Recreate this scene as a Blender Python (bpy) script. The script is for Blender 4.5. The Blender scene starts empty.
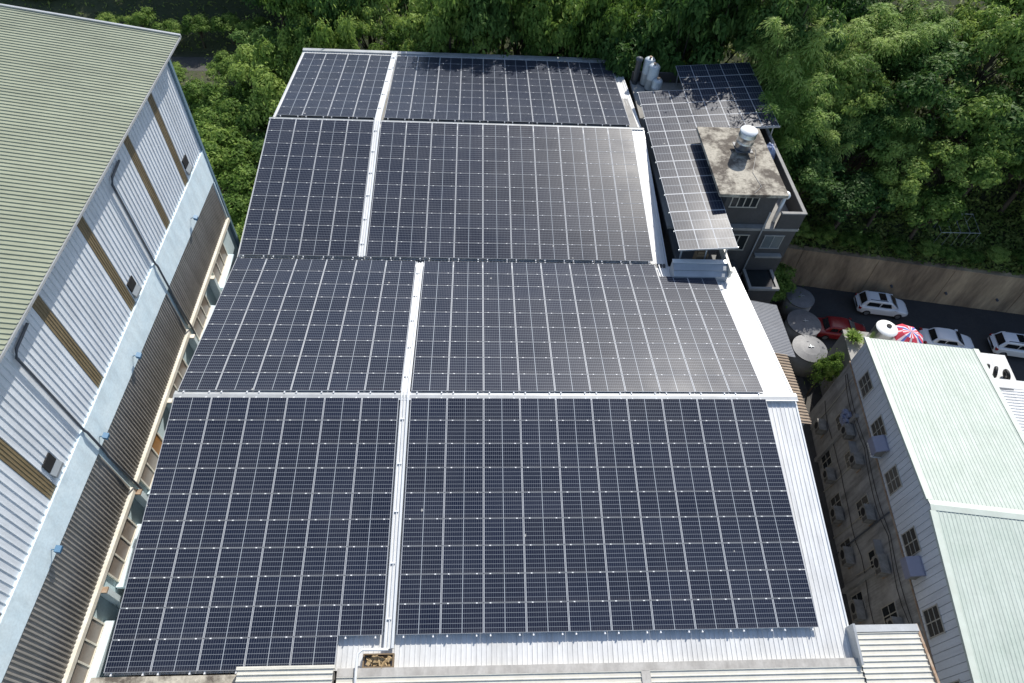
import bpy, math, random
import numpy as np
from mathutils import Vector, Matrix
random.seed(7); np.random.seed(7)
R = math.radians
scene = bpy.context.scene
G = -13.0                      # level of the street; z = 0 is the ridge of the big roof

# ------------------------------------------------------------------ camera
cam = bpy.data.cameras.new('camera'); camo = bpy.data.objects.new('camera', cam)
scene.collection.objects.link(camo); scene.camera = camo
cam.sensor_width = 36.0; cam.lens = 649.1 / 1024 * 36; cam.clip_end = 3000; cam.clip_start = 0.5
yw, pt, rl = R(5.548), R(-52.119), R(4.876)
f = Vector((math.sin(yw) * math.cos(pt), math.cos(yw) * math.cos(pt), math.sin(pt)))
rt = Vector((math.cos(yw), -math.sin(yw), 0)); up = rt.cross(f)
rt2 = math.cos(rl) * rt + math.sin(rl) * up; up2 = -math.sin(rl) * rt + math.cos(rl) * up
m = Matrix((rt2, up2, -f)).transposed().to_4x4(); m.translation = (-0.483, -17.013, 26.436)
camo.matrix_world = m

# ------------------------------------------------------------------ light
EL, AZ = 43.5, 24.5
w = bpy.data.worlds.new('World'); scene.world = w; w.use_nodes = True
nt = w.node_tree; sky = nt.nodes.new('ShaderNodeTexSky'); sky.sky_type = 'NISHITA'; sky.sun_disc = False
sky.sun_elevation = R(EL); sky.sun_rotation = R(AZ)
bg = nt.nodes['Background']; bg.inputs[1].default_value = 0.135
nt.links.new(sky.outputs[0], bg.inputs[0])
sun = bpy.data.lights.new('sun', 'SUN'); sun.energy = 4.4; sun.angle = R(0.53); sun.color = (1.0, 0.955, 0.88)
suno = bpy.data.objects.new('sun', sun); scene.collection.objects.link(suno)
sd = Vector((math.sin(R(AZ)) * math.cos(R(EL)), math.cos(R(AZ)) * math.cos(R(EL)), math.sin(R(EL))))
suno.rotation_euler = sd.to_track_quat('Z', 'Y').to_euler(); suno.location = (20, 40, 60)
vs = scene.view_settings; vs.view_transform = 'Standard'; vs.look = 'None'; vs.exposure = 0.32; vs.gamma = 1
vs.use_curve_mapping = False

# ------------------------------------------------------------------ helpers
class MB:
    def __init__(s): s.v = []; s.f = []; s.mi = []; s.m = 0
    def add(s, vs_, fs):
        o = len(s.v); s.v += [tuple(p) for p in vs_]
        for q in fs: s.f.append(tuple(o + i for i in q)); s.mi.append(s.m)
        return s
    def box(s, x0, y0, z0, x1, y1, z1):
        x0, x1 = min(x0, x1), max(x0, x1); y0, y1 = min(y0, y1), max(y0, y1); z0, z1 = min(z0, z1), max(z0, z1)
        return s.add([(x0,y0,z0),(x1,y0,z0),(x1,y1,z0),(x0,y1,z0),(x0,y0,z1),(x1,y0,z1),(x1,y1,z1),(x0,y1,z1)],
                     [(3,2,1,0),(4,5,6,7),(0,1,5,4),(1,2,6,5),(2,3,7,6),(3,0,4,7)])
    def prism(s, poly, a, b):                       # poly: list of 3D points; extrude by vector a->b offset
        n = len(poly); d = Vector(b) - Vector(a)
        p0 = [Vector(p) for p in poly]; p1 = [p + d for p in p0]
        return s.add(p0 + p1, [tuple(range(n))[::-1], tuple(range(n, 2*n))] + [(i, (i+1) % n, n + (i+1) % n, n + i) for i in range(n)])
    def quad(s, a, b, c, d): return s.add([a, b, c, d], [(0, 1, 2, 3)])
    def tube(s, path, rad, n=8, cap=True):
        path = [Vector(p) for p in path]
        if not hasattr(rad, '__len__'): rad = [rad] * len(path)
        rings = []
        for i, p in enumerate(path):
            t = (path[min(i+1, len(path)-1)] - path[max(i-1, 0)]).normalized()
            a = t.orthogonal().normalized() if abs(t.z) > .95 or True else None
            ref = Vector((0, 0, 1)) if abs(t.z) < .9 else Vector((1, 0, 0))
            a = t.cross(ref).normalized(); b = t.cross(a)
            rings.append([p + rad[i] * (math.cos(2*math.pi*k/n) * a + math.sin(2*math.pi*k/n) * b) for k in range(n)])
        vs_ = [q for r_ in rings for q in r_]; fs = []
        for i in range(len(path)-1):
            for k in range(n): fs.append((i*n+k, i*n+(k+1) % n, (i+1)*n+(k+1) % n, (i+1)*n+k))
        if cap: fs += [tuple(range(n))[::-1], tuple(range((len(path)-1)*n, len(path)*n))]
        return s.add(vs_, fs)
    def lathe(s, c, prof, n=24):                    # prof: (r, z) list
        c = Vector(c); vs_ = []; fs = []
        for r_, z in prof:
            for k in range(n): vs_.append(c + Vector((r_*math.cos(2*math.pi*k/n), r_*math.sin(2*math.pi*k/n), z)))
        for i in range(len(prof)-1):
            for k in range(n): fs.append((i*n+k, i*n+(k+1) % n, (i+1)*n+(k+1) % n, (i+1)*n+k))
        fs += [tuple(range(n))[::-1], tuple(range((len(prof)-1)*n, len(prof)*n))]
        return s.add(vs_, fs)
    def corr(s, p0, U, V, N, pitch, depth, rib=.35, slope=.12, U2=None):
        # ribbed sheet: ribs run along V and repeat along U (both full edge vectors); U2 = far edge vector if it tapers
        p0, U, V, N = Vector(p0), Vector(U), Vector(V), Vector(N).normalized(); U2 = Vector(U2) if U2 else U
        L = U.length; n = max(1, round(L / pitch)); prof = []
        for i in range(n):
            b = i / n; q = 1 / n
            prof += [(b, 0), (b + q*(1-rib-slope), 0), (b + q*(1-rib), 1), (b + q*(1-slope), 1)]
        prof.append((1, 0)); vs_ = []
        for t, h in prof: vs_.append(p0 + U*t + N*h*depth); vs_.append(p0 + V + U2*t + N*h*depth)
        return s.add(vs_, [(2*i, 2*i+2, 2*i+3, 2*i+1) for i in range(len(prof)-1)])
    def mesh(s, name, mats, off=(0, 0, 0), smooth=False, M=None):
        me = bpy.data.meshes.new(name)
        vs_ = s.v
        if M is not None: vs_ = [tuple(M @ Vector(p)) for p in vs_]
        me.from_pydata([(p[0]-off[0], p[1]-off[1], p[2]-off[2]) for p in vs_], [], s.f)
        for mm in (mats if isinstance(mats, (list, tuple)) else [mats]): me.materials.append(mm)
        me.polygons.foreach_set('material_index', s.mi)
        if smooth: me.polygons.foreach_set('use_smooth', [True]*len(s.f))
        me.update(); return me

def link(o): scene.collection.objects.link(o); return o
def tag(o, label, cat, group=None, kind=None):
    if label: o['label'] = label
    if cat: o['category'] = cat
    if group: o['group'] = group
    if kind: o['kind'] = kind
    return o
def thing(name, label, cat, loc=(0,0,0), rot=(0,0,0), group=None):
    o = link(bpy.data.objects.new(name, None)); o.location = loc; o.rotation_euler = rot; o.empty_display_size = .3
    return tag(o, label, cat, group)
def root_of(o):
    v = Vector((0,0,0))
    while o is not None: v += o.location; o = o.parent
    return v
def part(name, mb, mats, parent, world=True, smooth=False, label=None):
    # world=True: the mesh was written in coordinates of the parent's own parent space (plain world, parent not rotated)
    off = root_of(parent) if world else (0, 0, 0)
    o = link(bpy.data.objects.new(name, mb.mesh(name, mats, off, smooth))); o.parent = parent
    if label: o['label'] = label
    return o
def solo(name, mb, mats, label, cat, loc=(0,0,0), group=None, smooth=False, kind=None, world=True):
    o = link(bpy.data.objects.new(name, mb.mesh(name, mats, loc if world else (0,0,0), smooth))); o.location = loc
    return tag(o, label, cat, group, kind)
def struct(name, mb, mats):
    o = link(bpy.data.objects.new(name, mb.mesh(name, mats))); o['kind'] = 'structure'; return o
def copy_tree(o, parent=None):
    c = o.copy(); scene.collection.objects.link(c)
    if parent is not None: c.parent = parent
    for ch in list(o.children): copy_tree(ch, c)
    return c

# ------------------------------------------------------------------ materials
def mat(name, col, rough=.6, metal=0.0, var=.0, vscale=3.0, col2=None, bump=0.0, bscale=20., spec=.5, stretch=None, fine=0.0, sharp=.22, streak=None):
    mt = bpy.data.materials.new(name); mt.use_nodes = True; n = mt.node_tree.nodes; l = mt.node_tree.links
    b = n['Principled BSDF']; b.inputs['Base Color'].default_value = (*col, 1); b.inputs['Roughness'].default_value = rough
    b.inputs['Metallic'].default_value = metal; b.inputs['Specular IOR Level'].default_value = spec
    if var or bump:
        tc = n.new('ShaderNodeTexCoord'); mp = n.new('ShaderNodeMapping'); l.new(tc.outputs['Object'], mp.inputs[0])
        if stretch: mp.inputs['Scale'].default_value = stretch
    if var:
        ns = n.new('ShaderNodeTexNoise'); ns.inputs['Scale'].default_value = vscale; ns.inputs['Detail'].default_value = 8; ns.inputs['Roughness'].default_value = .65
        l.new(mp.outputs[0], ns.inputs['Vector'])
        rp = n.new('ShaderNodeValToRGB'); rp.color_ramp.elements[0].position = .5 - sharp; rp.color_ramp.elements[1].position = .5 + sharp
        c2 = col2 or tuple(c * (1 - var) for c in col)
        rp.color_ramp.elements[0].color = (*c2, 1); rp.color_ramp.elements[1].color = (*col, 1)
        l.new(ns.outputs[0], rp.inputs[0]); out = rp.outputs[0]
        if fine:
            n2 = n.new('ShaderNodeTexNoise'); n2.inputs['Scale'].default_value = vscale * 9; n2.inputs['Detail'].default_value = 5; l.new(mp.outputs[0], n2.inputs['Vector'])
            mr = n.new('ShaderNodeMapRange'); mr.inputs[1].default_value = .3; mr.inputs[2].default_value = .7; mr.inputs[3].default_value = 1 - fine; mr.inputs[4].default_value = 1.0
            l.new(n2.outputs[0], mr.inputs[0]); mx = n.new('ShaderNodeMix'); mx.data_type = 'RGBA'; mx.blend_type = 'MULTIPLY'; mx.inputs[0].default_value = 1
            l.new(out, mx.inputs[6]); l.new(mr.outputs[0], mx.inputs[7]); out = mx.outputs[2]
        if streak:
            mp2 = n.new('ShaderNodeMapping'); l.new(tc.outputs['Object'], mp2.inputs[0]); mp2.inputs['Scale'].default_value = streak[:3]
            n4 = n.new('ShaderNodeTexNoise'); n4.inputs['Scale'].default_value = 1.0; n4.inputs['Detail'].default_value = 6; n4.inputs['Roughness'].default_value = .7; l.new(mp2.outputs[0], n4.inputs['Vector'])
            m4 = n.new('ShaderNodeMapRange'); m4.inputs[1].default_value = .38; m4.inputs[2].default_value = .56; m4.inputs[3].default_value = 1 - streak[3]; m4.inputs[4].default_value = 1.0
            l.new(n4.outputs[0], m4.inputs[0]); x4 = n.new('ShaderNodeMix'); x4.data_type = 'RGBA'; x4.blend_type = 'MULTIPLY'; x4.inputs[0].default_value = 1
            l.new(out, x4.inputs[6]); l.new(m4.outputs[0], x4.inputs[7]); out = x4.outputs[2]
        l.new(out, b.inputs['Base Color'])
    if bump:
        n3 = n.new('ShaderNodeTexNoise'); n3.inputs['Scale'].default_value = bscale; n3.inputs['Detail'].default_value = 4; l.new(mp.outputs[0], n3.inputs['Vector'])
        bp = n.new('ShaderNodeBump'); bp.inputs['Strength'].default_value = bump; bp.inputs['Distance'].default_value = .03
        l.new(n3.outputs[0], bp.inputs['Height']); l.new(bp.outputs[0], b.inputs['Normal'])
    return mt

def solar_glass(name, nx, ny, mid=True, midaxis=0):
    mt = bpy.data.materials.new(name); mt.use_nodes = True; n = mt.node_tree.nodes; l = mt.node_tree.links; b = n['Principled BSDF']
    def M(op, a, c=None, cc=None):
        x = n.new('ShaderNodeMath'); x.operation = op
        for i, q in enumerate((a, c, cc)):
            if q is None: continue
            if isinstance(q, (int, float)): x.inputs[i].default_value = q
            else: l.new(q, x.inputs[i])
        return x.outputs[0]
    uv = n.new('ShaderNodeUVMap'); sp = n.new('ShaderNodeSeparateXYZ'); l.new(uv.outputs[0], sp.inputs[0]); u, v = sp.outputs[0], sp.outputs[1]
    def line(x, k, wdt):
        fr = M('FRACT', M('MULTIPLY', x, k)); d = M('ABSOLUTE', M('SUBTRACT', fr, .5))
        return M('GREATER_THAN', d, .5 - wdt / 2)
    lx = line(u, nx, .115); ly = line(v, ny, .085)
    mm = M('LESS_THAN', M('ABSOLUTE', M('SUBTRACT', u if midaxis == 0 else v, .5)), .0095)
    grid = M('MAXIMUM', M('MULTIPLY', lx, .36), M('MAXIMUM', M('MULTIPLY', ly, .60), M('MULTIPLY', mm, 1.0)))
    oi = n.new('ShaderNodeObjectInfo')
    tc = n.new('ShaderNodeTexCoord'); ge = n.new('ShaderNodeNewGeometry')
    ns = n.new('ShaderNodeTexNoise'); ns.inputs['Scale'].default_value = .45; ns.inputs['Detail'].default_value = 6; l.new(ge.outputs['Position'], ns.inputs['Vector'])
    cr = n.new('ShaderNodeMix'); cr.data_type = 'RGBA'; l.new(oi.outputs['Random'], cr.inputs[0])
    cr.inputs[6].default_value = (.0052, .0088, .0235, 1); cr.inputs[7].default_value = (.0092, .0140, .0325, 1)
    m1 = n.new('ShaderNodeMix'); m1.data_type = 'RGBA'; l.new(grid, m1.inputs[0]); l.new(cr.outputs[2], m1.inputs[6]); m1.inputs[7].default_value = (.32, .35, .385, 1)
    dust = n.new('ShaderNodeMapRange'); dust.inputs[1].default_value = .3; dust.inputs[2].default_value = .72; dust.inputs[3].default_value = .005; dust.inputs[4].default_value = .036; l.new(ns.outputs[0], dust.inputs[0])
    m2 = n.new('ShaderNodeMix'); m2.data_type = 'RGBA'; l.new(dust.outputs[0], m2.inputs[0]); l.new(m1.outputs[2], m2.inputs[6]); m2.inputs[7].default_value = (.26, .265, .28, 1)
    ed = n.new('ShaderNodeMapRange'); ed.inputs[1].default_value = .0; ed.inputs[2].default_value = .16; ed.inputs[3].default_value = .10; ed.inputs[4].default_value = 0; l.new(v, ed.inputs[0])
    en = n.new('ShaderNodeTexNoise'); en.inputs['Scale'].default_value = 3.5; l.new(ge.outputs['Position'], en.inputs['Vector'])
    m3 = n.new('ShaderNodeMix'); m3.data_type = 'RGBA'; l.new(M('MULTIPLY', ed.outputs[0], en.outputs[0]), m3.inputs[0]); l.new(m2.outputs[2], m3.inputs[6]); m3.inputs[7].default_value = (.33, .31, .28, 1)
    vo = n.new('ShaderNodeTexVoronoi'); vo.inputs['Scale'].default_value = .55; l.new(ge.outputs['Position'], vo.inputs['Vector'])
    dn = n.new('ShaderNodeTexNoise'); dn.inputs['Scale'].default_value = 14; l.new(ge.outputs['Position'], dn.inputs['Vector'])
    dr = M('LESS_THAN', M('ADD', vo.outputs['Distance'], M('MULTIPLY', dn.outputs[0], .06)), .062)
    m5 = n.new('ShaderNodeMix'); m5.data_type = 'RGBA'; l.new(M('MULTIPLY', dr, .6), m5.inputs[0]); l.new(m3.outputs[2], m5.inputs[6]); m5.inputs[7].default_value = (.55, .54, .50, 1)
    l.new(m5.outputs[2], b.inputs['Base Color'])
    rr = n.new('ShaderNodeMapRange'); rr.inputs[1].default_value = .3; rr.inputs[2].default_value = .7; rr.inputs[3].default_value = .29; rr.inputs[4].default_value = .40; l.new(ns.outputs[0], rr.inputs[0])
    l.new(rr.outputs[0], b.inputs['Roughness']); b.inputs['Specular IOR Level'].default_value = .105
    return mt

M_cell = solar_glass('solar_cell_glass', 18, 6)
M_cell2 = solar_glass('solar_cell_glass_upright', 6, 18, midaxis=1)
M_alu = mat('anodised_frame', (.42, .44, .47), .6, .1)
M_clamp = mat('clamp_metal', (.76, .77, .78), .65)
M_white = mat('white_roof_sheet', (.76, .77, .77), .42, 0, .10, .7, (.66, .66, .64), fine=.05, streak=(2.5, .22, .22, .16))
M_flash = mat('grey_flashing', (.50, .52, .53), .45, .2, .25, 1.5, (.38, .39, .39), fine=.08)
M_wflash = mat('white_flashing', (.72, .74, .75), .42, .1, .12, 2.)
M_gutter_shade = mat('dark_gutter_and_shade', (.06, .065, .07), .6)
M_concrete = mat('old_concrete', (.48, .44, .36), .9, 0, 0.5, .95, (.12, .10, .08), .3, 8, fine=.35, sharp=.07)
M_greyconc = mat('grey_plaster', (.38, .37, .35), .9, 0, .35, .45, (.24, .235, .22), .15, 10, fine=.15)
M_darkwall = mat('dark_tile_wall', (.085, .083, .083), .7, 0, .35, 1., fine=.2)
M_greenroof = mat('cream_green_roof', (.34, .365, .26), .6, 0, .14, .5, (.285, .305, .215), fine=.08, streak=(.2, 2.2, .2, .14))
M_bluewhite = mat('pale_blue_siding', (.80, .84, .88), .5, 0, .12, .8, fine=.06, streak=(1, 2.6, .2, .14))
M_band = mat('pale_blue_paint', (.80, .91, .94), .8, 0, .14, 1.1, (.68, .82, .88), .1, 14, fine=.12, streak=(1, 1.6, .5, .12))
M_lower = mat('pale_blue_lower_wall', (.66, .80, .84), .85, 0, .2, .9, (.52, .66, .70), .1, 14, fine=.12)
M_louvre = mat('weathered_grey_siding', (.38, .355, .32), .75, 0, .35, .9, (.25, .235, .21), stretch=(1, 3, .35), fine=.2)
M_cream = mat('cream_gutter', (.88, .86, .78), .7, 0, .35, 1.3, (.74, .68, .55), fine=.15)
M_rust = mat('rusty_edge', (.27, .15, .08), .85, 0, .4, 5., (.45, .37, .28))
M_skylight = mat('brown_translucent_sheet', (.32, .245, .135), .4, 0, .45, 1.4, (.16, .12, .065), stretch=(1, 4, .5), fine=.2)
M_brown = mat('brown_pane', (.27, .22, .18), .3, 0, .25, 1.2)
M_orange = mat('orange_board', (.38, .18, .045), .6, 0, .3, 1.5)
M_pipe = mat('dark_downpipe', (.085, .095, .11), .5)
M_blue = mat('blue_lamp_paint', (.055, .16, .28), .5)
M_black = mat('black_rubber', (.018, .018, .019), .6)
M_dark = mat('dark_opening', (.012, .012, .013), .8)
M_mint = mat('pale_mint_roof', (.56, .615, .55), .52, 0, .10, .6, (.44, .51, .44), fine=.08, streak=(3.5, .25, 1, .10))
M_mintflash = mat('pale_mint_flashing', (.58, .64, .57), .55, 0, .2, 1.5, (.48, .52, .45))
M_creamsheet = mat('cream_ribbed_sheet', (.70, .68, .60), .5, 0, .15, .9, (.58, .56, .49), fine=.08)
M_alley = mat('stained_alley_plaster', (.54, .53, .51), .9, 0, .45, .35, (.30, .295, .28), .15, 10, fine=.2, streak=(1, 1.7, .16, .45))
M_lead = mat('grey_weathered_flashing', (.50, .485, .455), .7, 0, .3, 1.2, (.36, .34, .31), fine=.15, streak=(2, .5, 1, .2))
M_bay = mat('grey_blue_metal_flashing', (.40, .43, .46), .5, .1, .2, 1.5)  # even grey-blue tone of galvanised metal
M_glass = mat('window_glass', (.025, .030, .032), .12, 0, .3, 2.)
M_frame = mat('window_frame', (.48, .45, .38), .6, 0, .2, 4.)
M_ac = mat('air_conditioner_shell', (.36, .35, .32), .7, 0, .3, 2.2, (.17, .16, .14), fine=.2)
M_acpurple = mat('grey_violet_hood', (.27, .28, .36), .5, 0, .15, 3.)
M_steel = mat('stainless_steel', (.62, .64, .66), .28, .9, .15, 2.)
M_whitepl = mat('white_plastic', (.80, .81, .80), .45)
M_wood = mat('weathered_wood', (.24, .17, .10), .8, 0, .35, 3., stretch=(1, 1, 6), fine=.2)
M_debris = mat('yellowed_foam', (.58, .44, .25), .9, 0, .5, 5., (.30, .19, .08), .5, 20, fine=.3)
M_asphalt = mat('asphalt', (.052, .052, .054), .9, 0, .3, .6, (.038, .038, .039), .25, 60, fine=.2)
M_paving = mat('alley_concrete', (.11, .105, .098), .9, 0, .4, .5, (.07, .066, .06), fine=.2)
M_soil = mat('soil', (.085, .08, .045), .95, 0, .5, .35, (.045, .07, .025), .4, 6, fine=.35)
M_hill = mat('hillside_soil', (.075, .085, .04), .95, 0, .5, .4, (.04, .06, .022), .4, 6, fine=.35)
M_retain = mat('painted_sun_streak_concrete', (.54, .40, .255), .9, 0, .6, .7, (.15, .105, .07), .2, 8, stretch=(.7, .7, .16), sharp=.15, fine=.25)  # warm brown streaks paint grazing sunlight into the concrete colour
M_bark = mat('bark', (.11, .085, .06), .9, 0, .4, 6., bump=.5, bscale=18)
M_carw = mat('white_car_paint', (.78, .79, .81), .25, 0, spec=.6)
M_carr = mat('dark_red_paint', (.22, .012, .016), .28, 0, spec=.6)
M_carglass = mat('car_glass', (.012, .014, .017), .08, spec=.6)
M_rim = mat('wheel_rim', (.45, .46, .48), .35, .8)
M_lightlens = mat('headlight_lens', (.65, .68, .70), .15)
M_tail = mat('tail_light', (.35, .02, .02), .25)
M_red = mat('red_cloth', (.62, .05, .085), .8)
M_pink = mat('pink_white_cloth', (.78, .66, .70), .8)
M_navy = mat('blue_cloth', (.10, .14, .42), .8)
M_tarp = mat('pale_blue_sheeting', (.52, .60, .72), .6, 0, .3, 3.)
M_galv = mat('galvanised_steel', (.42, .45, .47), .45, .6)
M_disc = mat('grey_tank_lid', (.20, .205, .215), .55, .15, .4, 1.4, (.12, .122, .13), fine=.2)

def leafmat(name, a, b_, c, trans=.38):
    mt = bpy.data.materials.new(name); mt.use_nodes = True; n = mt.node_tree.nodes; l = mt.node_tree.links; b = n['Principled BSDF']
    tc = n.new('ShaderNodeTexCoord'); ns = n.new('ShaderNodeTexNoise'); ns.inputs['Scale'].default_value = .9; ns.inputs['Detail'].default_value = 5; l.new(tc.outputs['Object'], ns.inputs['Vector'])
    wn = n.new('ShaderNodeTexWhiteNoise'); oi = n.new('ShaderNodeObjectInfo')
    ge = n.new('ShaderNodeNewGeometry'); 
    sm = n.new('ShaderNodeMath'); sm.operation = 'MULTIPLY_ADD'; sm.inputs[1].default_value = .55; l.new(oi.outputs['Random'], sm.inputs[0])
    mr = n.new('ShaderNodeMapRange'); mr.inputs[1].default_value = .28; mr.inputs[2].default_value = .72; mr.inputs[3].default_value = -.15; mr.inputs[4].default_value = .6; l.new(ns.outputs[0], mr.inputs[0]); l.new(mr.outputs[0], sm.inputs[2])
    ad = n.new('ShaderNodeMath'); ad.operation = 'MULTIPLY_ADD'; ad.inputs[1].default_value = .3; l.new(ge.outputs['Random Per Island'], ad.inputs[0]); l.new(sm.outputs[0], ad.inputs[2])
    rp = n.new('ShaderNodeValToRGB'); e = rp.color_ramp.elements; e[0].position = .1; e[0].color = (*a, 1); e[1].position = .95; e[1].color = (*c, 1); x = e.new(.5); x.color = (*b_, 1)
    l.new(ad.outputs[0], rp.inputs[0]); l.new(rp.outputs[0], b.inputs['Base Color']); b.inputs['Roughness'].default_value = .55; b.inputs['Specular IOR Level'].default_value = .15
    tr = n.new('ShaderNodeBsdfTranslucent'); l.new(rp.outputs[0], tr.inputs[0]); mx = n.new('ShaderNodeMixShader'); mx.inputs[0].default_value = trans
    l.new(b.outputs[0], mx.inputs[1]); l.new(tr.outputs[0], mx.inputs[2]); l.new(mx.outputs[0], n['Material Output'].inputs[0])
    return mt
M_leaf = leafmat('broad_leaf', (.040, .085, .018), (.125, .22, .040), (.32, .43, .105))
M_leafd = leafmat('dark_leaf', (.026, .064, .018), (.062, .135, .030), (.15, .25, .066))
M_bamboo = leafmat("bamboo_leaf", (.075, .155, .035), (.20, .33, .070), (.40, .52, .15), .45)
M_grassy = leafmat('weed_leaf', (.06, .10, .02), (.13, .20, .045), (.25, .30, .09))

# ------------------------------------------------------------------ ground
mb = MB(); mb.quad((-900,-700,G),(1000,-700,G),(1000,1200,G),(-900,1200,G)); struct('ground', mb, M_soil)
def wall_y(x): return 19.67 - .1636 * (x - 28.24)
def hill_base(x):
    if x > 20.2: return wall_y(x) + .45, G + 3.55
    if x > 19.6: return 36.0, G + .0
    if x > -12: return 36.0, G - .05
    if x > -20: return 36 + (-12 - x) / 8 * 18, G - .05
    return 54.0, G - .05
def hill_z(x, y):
    yb, zb = hill_base(x); d = y - yb
    if d < 0: return G
    s = .36
    return zb + (s * d if d < 70 else s * 70 + .12 * (d - 70))
xs = sorted(set([-600,-300,-150,-100,-70,-50,-40,-30,-24,-20,-16,-12,-6,0,6,12,17,19.6,20.2,20.21,24,28,32,36,40,45,50,56,62,70,85,110,160,300,600]))
ds = [0, 1.5, 3, 5, 8, 11, 15, 20, 26, 34, 45, 60, 70, 120, 300, 700]
mb = MB(); vv = []; rs = random.Random(3)
for x in xs:
    yb, zb = hill_base(x)
    for d in ds: vv.append((x, yb + d, hill_z(x, yb + d) + (rs.uniform(-.25, .25) if 0 < d < 60 else 0)))
nd = len(ds)
mb.add(vv, [(i*nd+j, (i+1)*nd+j, (i+1)*nd+j+1, i*nd+j+1) for i in range(len(xs)-1) for j in range(nd-1)])
struct('hillside', mb, M_hill)
# street at the foot of the retaining wall, the concrete yard and alley, a path behind the left hall
mb = MB(); mb.add([(19.7,8,G+.004),(90,-3.4,G+.004),(90,wall_y(90),G+.004),(19.7,wall_y(19.7),G+.004)],[(0,1,2,3)]); struct('road', mb, M_asphalt)
mb = MB(); mb.quad((14,-40,G+.008),(24.5,-40,G+.008),(24.5,12,G+.008),(14,12,G+.008)); struct('alley_paving', mb, M_paving)
mb = MB(); mb.add([(-60,49.6,G+.004),(-20,50.6,G+.004),(-20,53.4,G+.004),(-60,52.4,G+.004)],[(0,1,2,3)]); struct('path', mb, M_paving)

# retaining wall: slabs with joints, coping
rw = thing('retaining_wall', 'long concrete retaining wall with painted sun streaks between the street and the wooded slope', 'wall', (36, wall_y(36), G))
x = 20.2; mb = MB(); cp = MB()
while x < 88:
    x1 = x + 6.0
    a0, a1 = wall_y(x), wall_y(x1 - .04)
    mb.add([(x,a0,G),(x1-.04,a1,G),(x1-.04,a1+.75,G),(x,a0+.75,G),(x,a0+.28,G+3.6),(x1-.04,a1+.28,G+3.6),(x1-.04,a1+.75,G+3.6),(x,a0+.75,G+3.6)],
           [(3,2,1,0),(4,5,6,7),(0,1,5,4),(1,2,6,5),(2,3,7,6),(3,0,4,7)])
    cp.add([(x,a0+.24,G+3.602),(x1-.04,a1+.24,G+3.602),(x1-.04,a1+.8,G+3.602),(x,a0+.8,G+3.602),(x,a0+.24,G+3.72),(x1-.04,a1+.24,G+3.72),(x1-.04,a1+.8,G+3.72),(x,a0+.8,G+3.72)],
           [(3,2,1,0),(4,5,6,7),(0,1,5,4),(1,2,6,5),(2,3,7,6),(3,0,4,7)])
    x = x1
part('wall_slab', mb, M_retain, rw); part('coping', cp, M_retain, rw)
mb = MB()
for x in (34.2, 38.6, 42.7):                      # weep pipes
    mb.tube([(x, wall_y(x)+.2, G+1.3), (x, wall_y(x)-.12, G+1.26)], .09, 8)
part('weep_pipe', mb, M_pipe, rw)

# ------------------------------------------------------------------ big factory hall under the panels
A4, A3, A2, A1 = R(8.346), R(-8.435), R(7.88), R(-6.207)
PITCH_X, PITCH_Y = 1.746, 1.155
fac = thing('factory_hall', 'long double-gabled hall with white ribbed roof under the solar panels', 'factory', (0, 11, G))
prof = [(-11.46, -1.965), (.19, -.255), (10.84, -1.835), (22.72, -.215), (34.55, -1.755)]
mb = MB(); XL = -14.56
def roofsheet(y0, z0, y1, z1, xr0, xr1, xl=XL):
    d = Vector((0, y1-y0, z1-z0)); nrm = Vector((1,0,0)).cross(d)
    mb.corr((xl, y0, z0), (xr0-xl, 0, 0), d, nrm, .205, .028, .16, .05, U2=(xr1-xl, 0, 0))
roofsheet(*prof[0], *prof[1], 15.35, 15.62)
roofsheet(*prof[1], *prof[2], 15.62, 15.62)
roofsheet(*prof[2], *prof[3], 11.35, 11.4)
roofsheet(23.12, -.50, *prof[4], 11.4, 11.45)
part('roof', mb, M_white, fac)
# walls below the roof
mb = MB()
pl = [(-14.35, y, z - .10) for y, z in prof[:3]]
mb.prism([(-14.35,-11.2,G)] + [(-14.35, max(y,-11.2), z-.12) for y, z in prof[:3]] + [(-14.35,10.84,G)], (0,0,0), (29.5,0,0))
mb.prism([(-14.35,10.85,G)] + [(-14.35, min(y,34.3), z-.12) for y, z in prof[2:]] + [(-14.35,34.3,G)], (0,0,0), (25.5,0,0))
part('wall', mb, M_greyconc, fac)
# ridge caps, valley gutter, edge trims
mb = MB()
def cap(yc, zc, x0, x1, hw, drop):
    mb.add([(x0,yc-hw,zc-drop),(x1,yc-hw,zc-drop),(x1,yc,zc),(x0,yc,zc),(x0,yc+hw,zc-drop),(x1,yc+hw,zc-drop)],[(0,1,2,3),(3,2,5,4)])
    mb.add([(x0,yc-hw,zc-drop-.05),(x1,yc-hw,zc-drop-.05),(x1,yc-hw,zc-drop),(x0,yc-hw,zc-drop)],[(0,1,2,3)])
cap(.19, -.045, XL, 15.66, .21, .035); part('ridge_cap', mb, M_flash, fac)
mb = MB(); cap(22.74, -.12, XL, 11.44, .11, .03); part('ridge_cap', mb, M_flash, fac)
mb = MB(); mb.add([(XL,22.9,-.16),(11.44,22.9,-.16),(11.44,23.14,-.52),(XL,23.14,-.52)],[(0,1,2,3)]); part('ridge_step_shade', mb, M_gutter_shade, fac)  # shadow behind the ridge put into the dark colour of this step
mb = MB(); mb.box(XL, -.06, -.13, 15.66, -.02, -.072); part('ridge_trim', mb, M_wflash, fac)
mb = MB(); mb.box(XL, 10.66, -1.84, 11.3, 11.02, -1.80); part('valley_gutter', mb, M_gutter_shade, fac)
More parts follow.
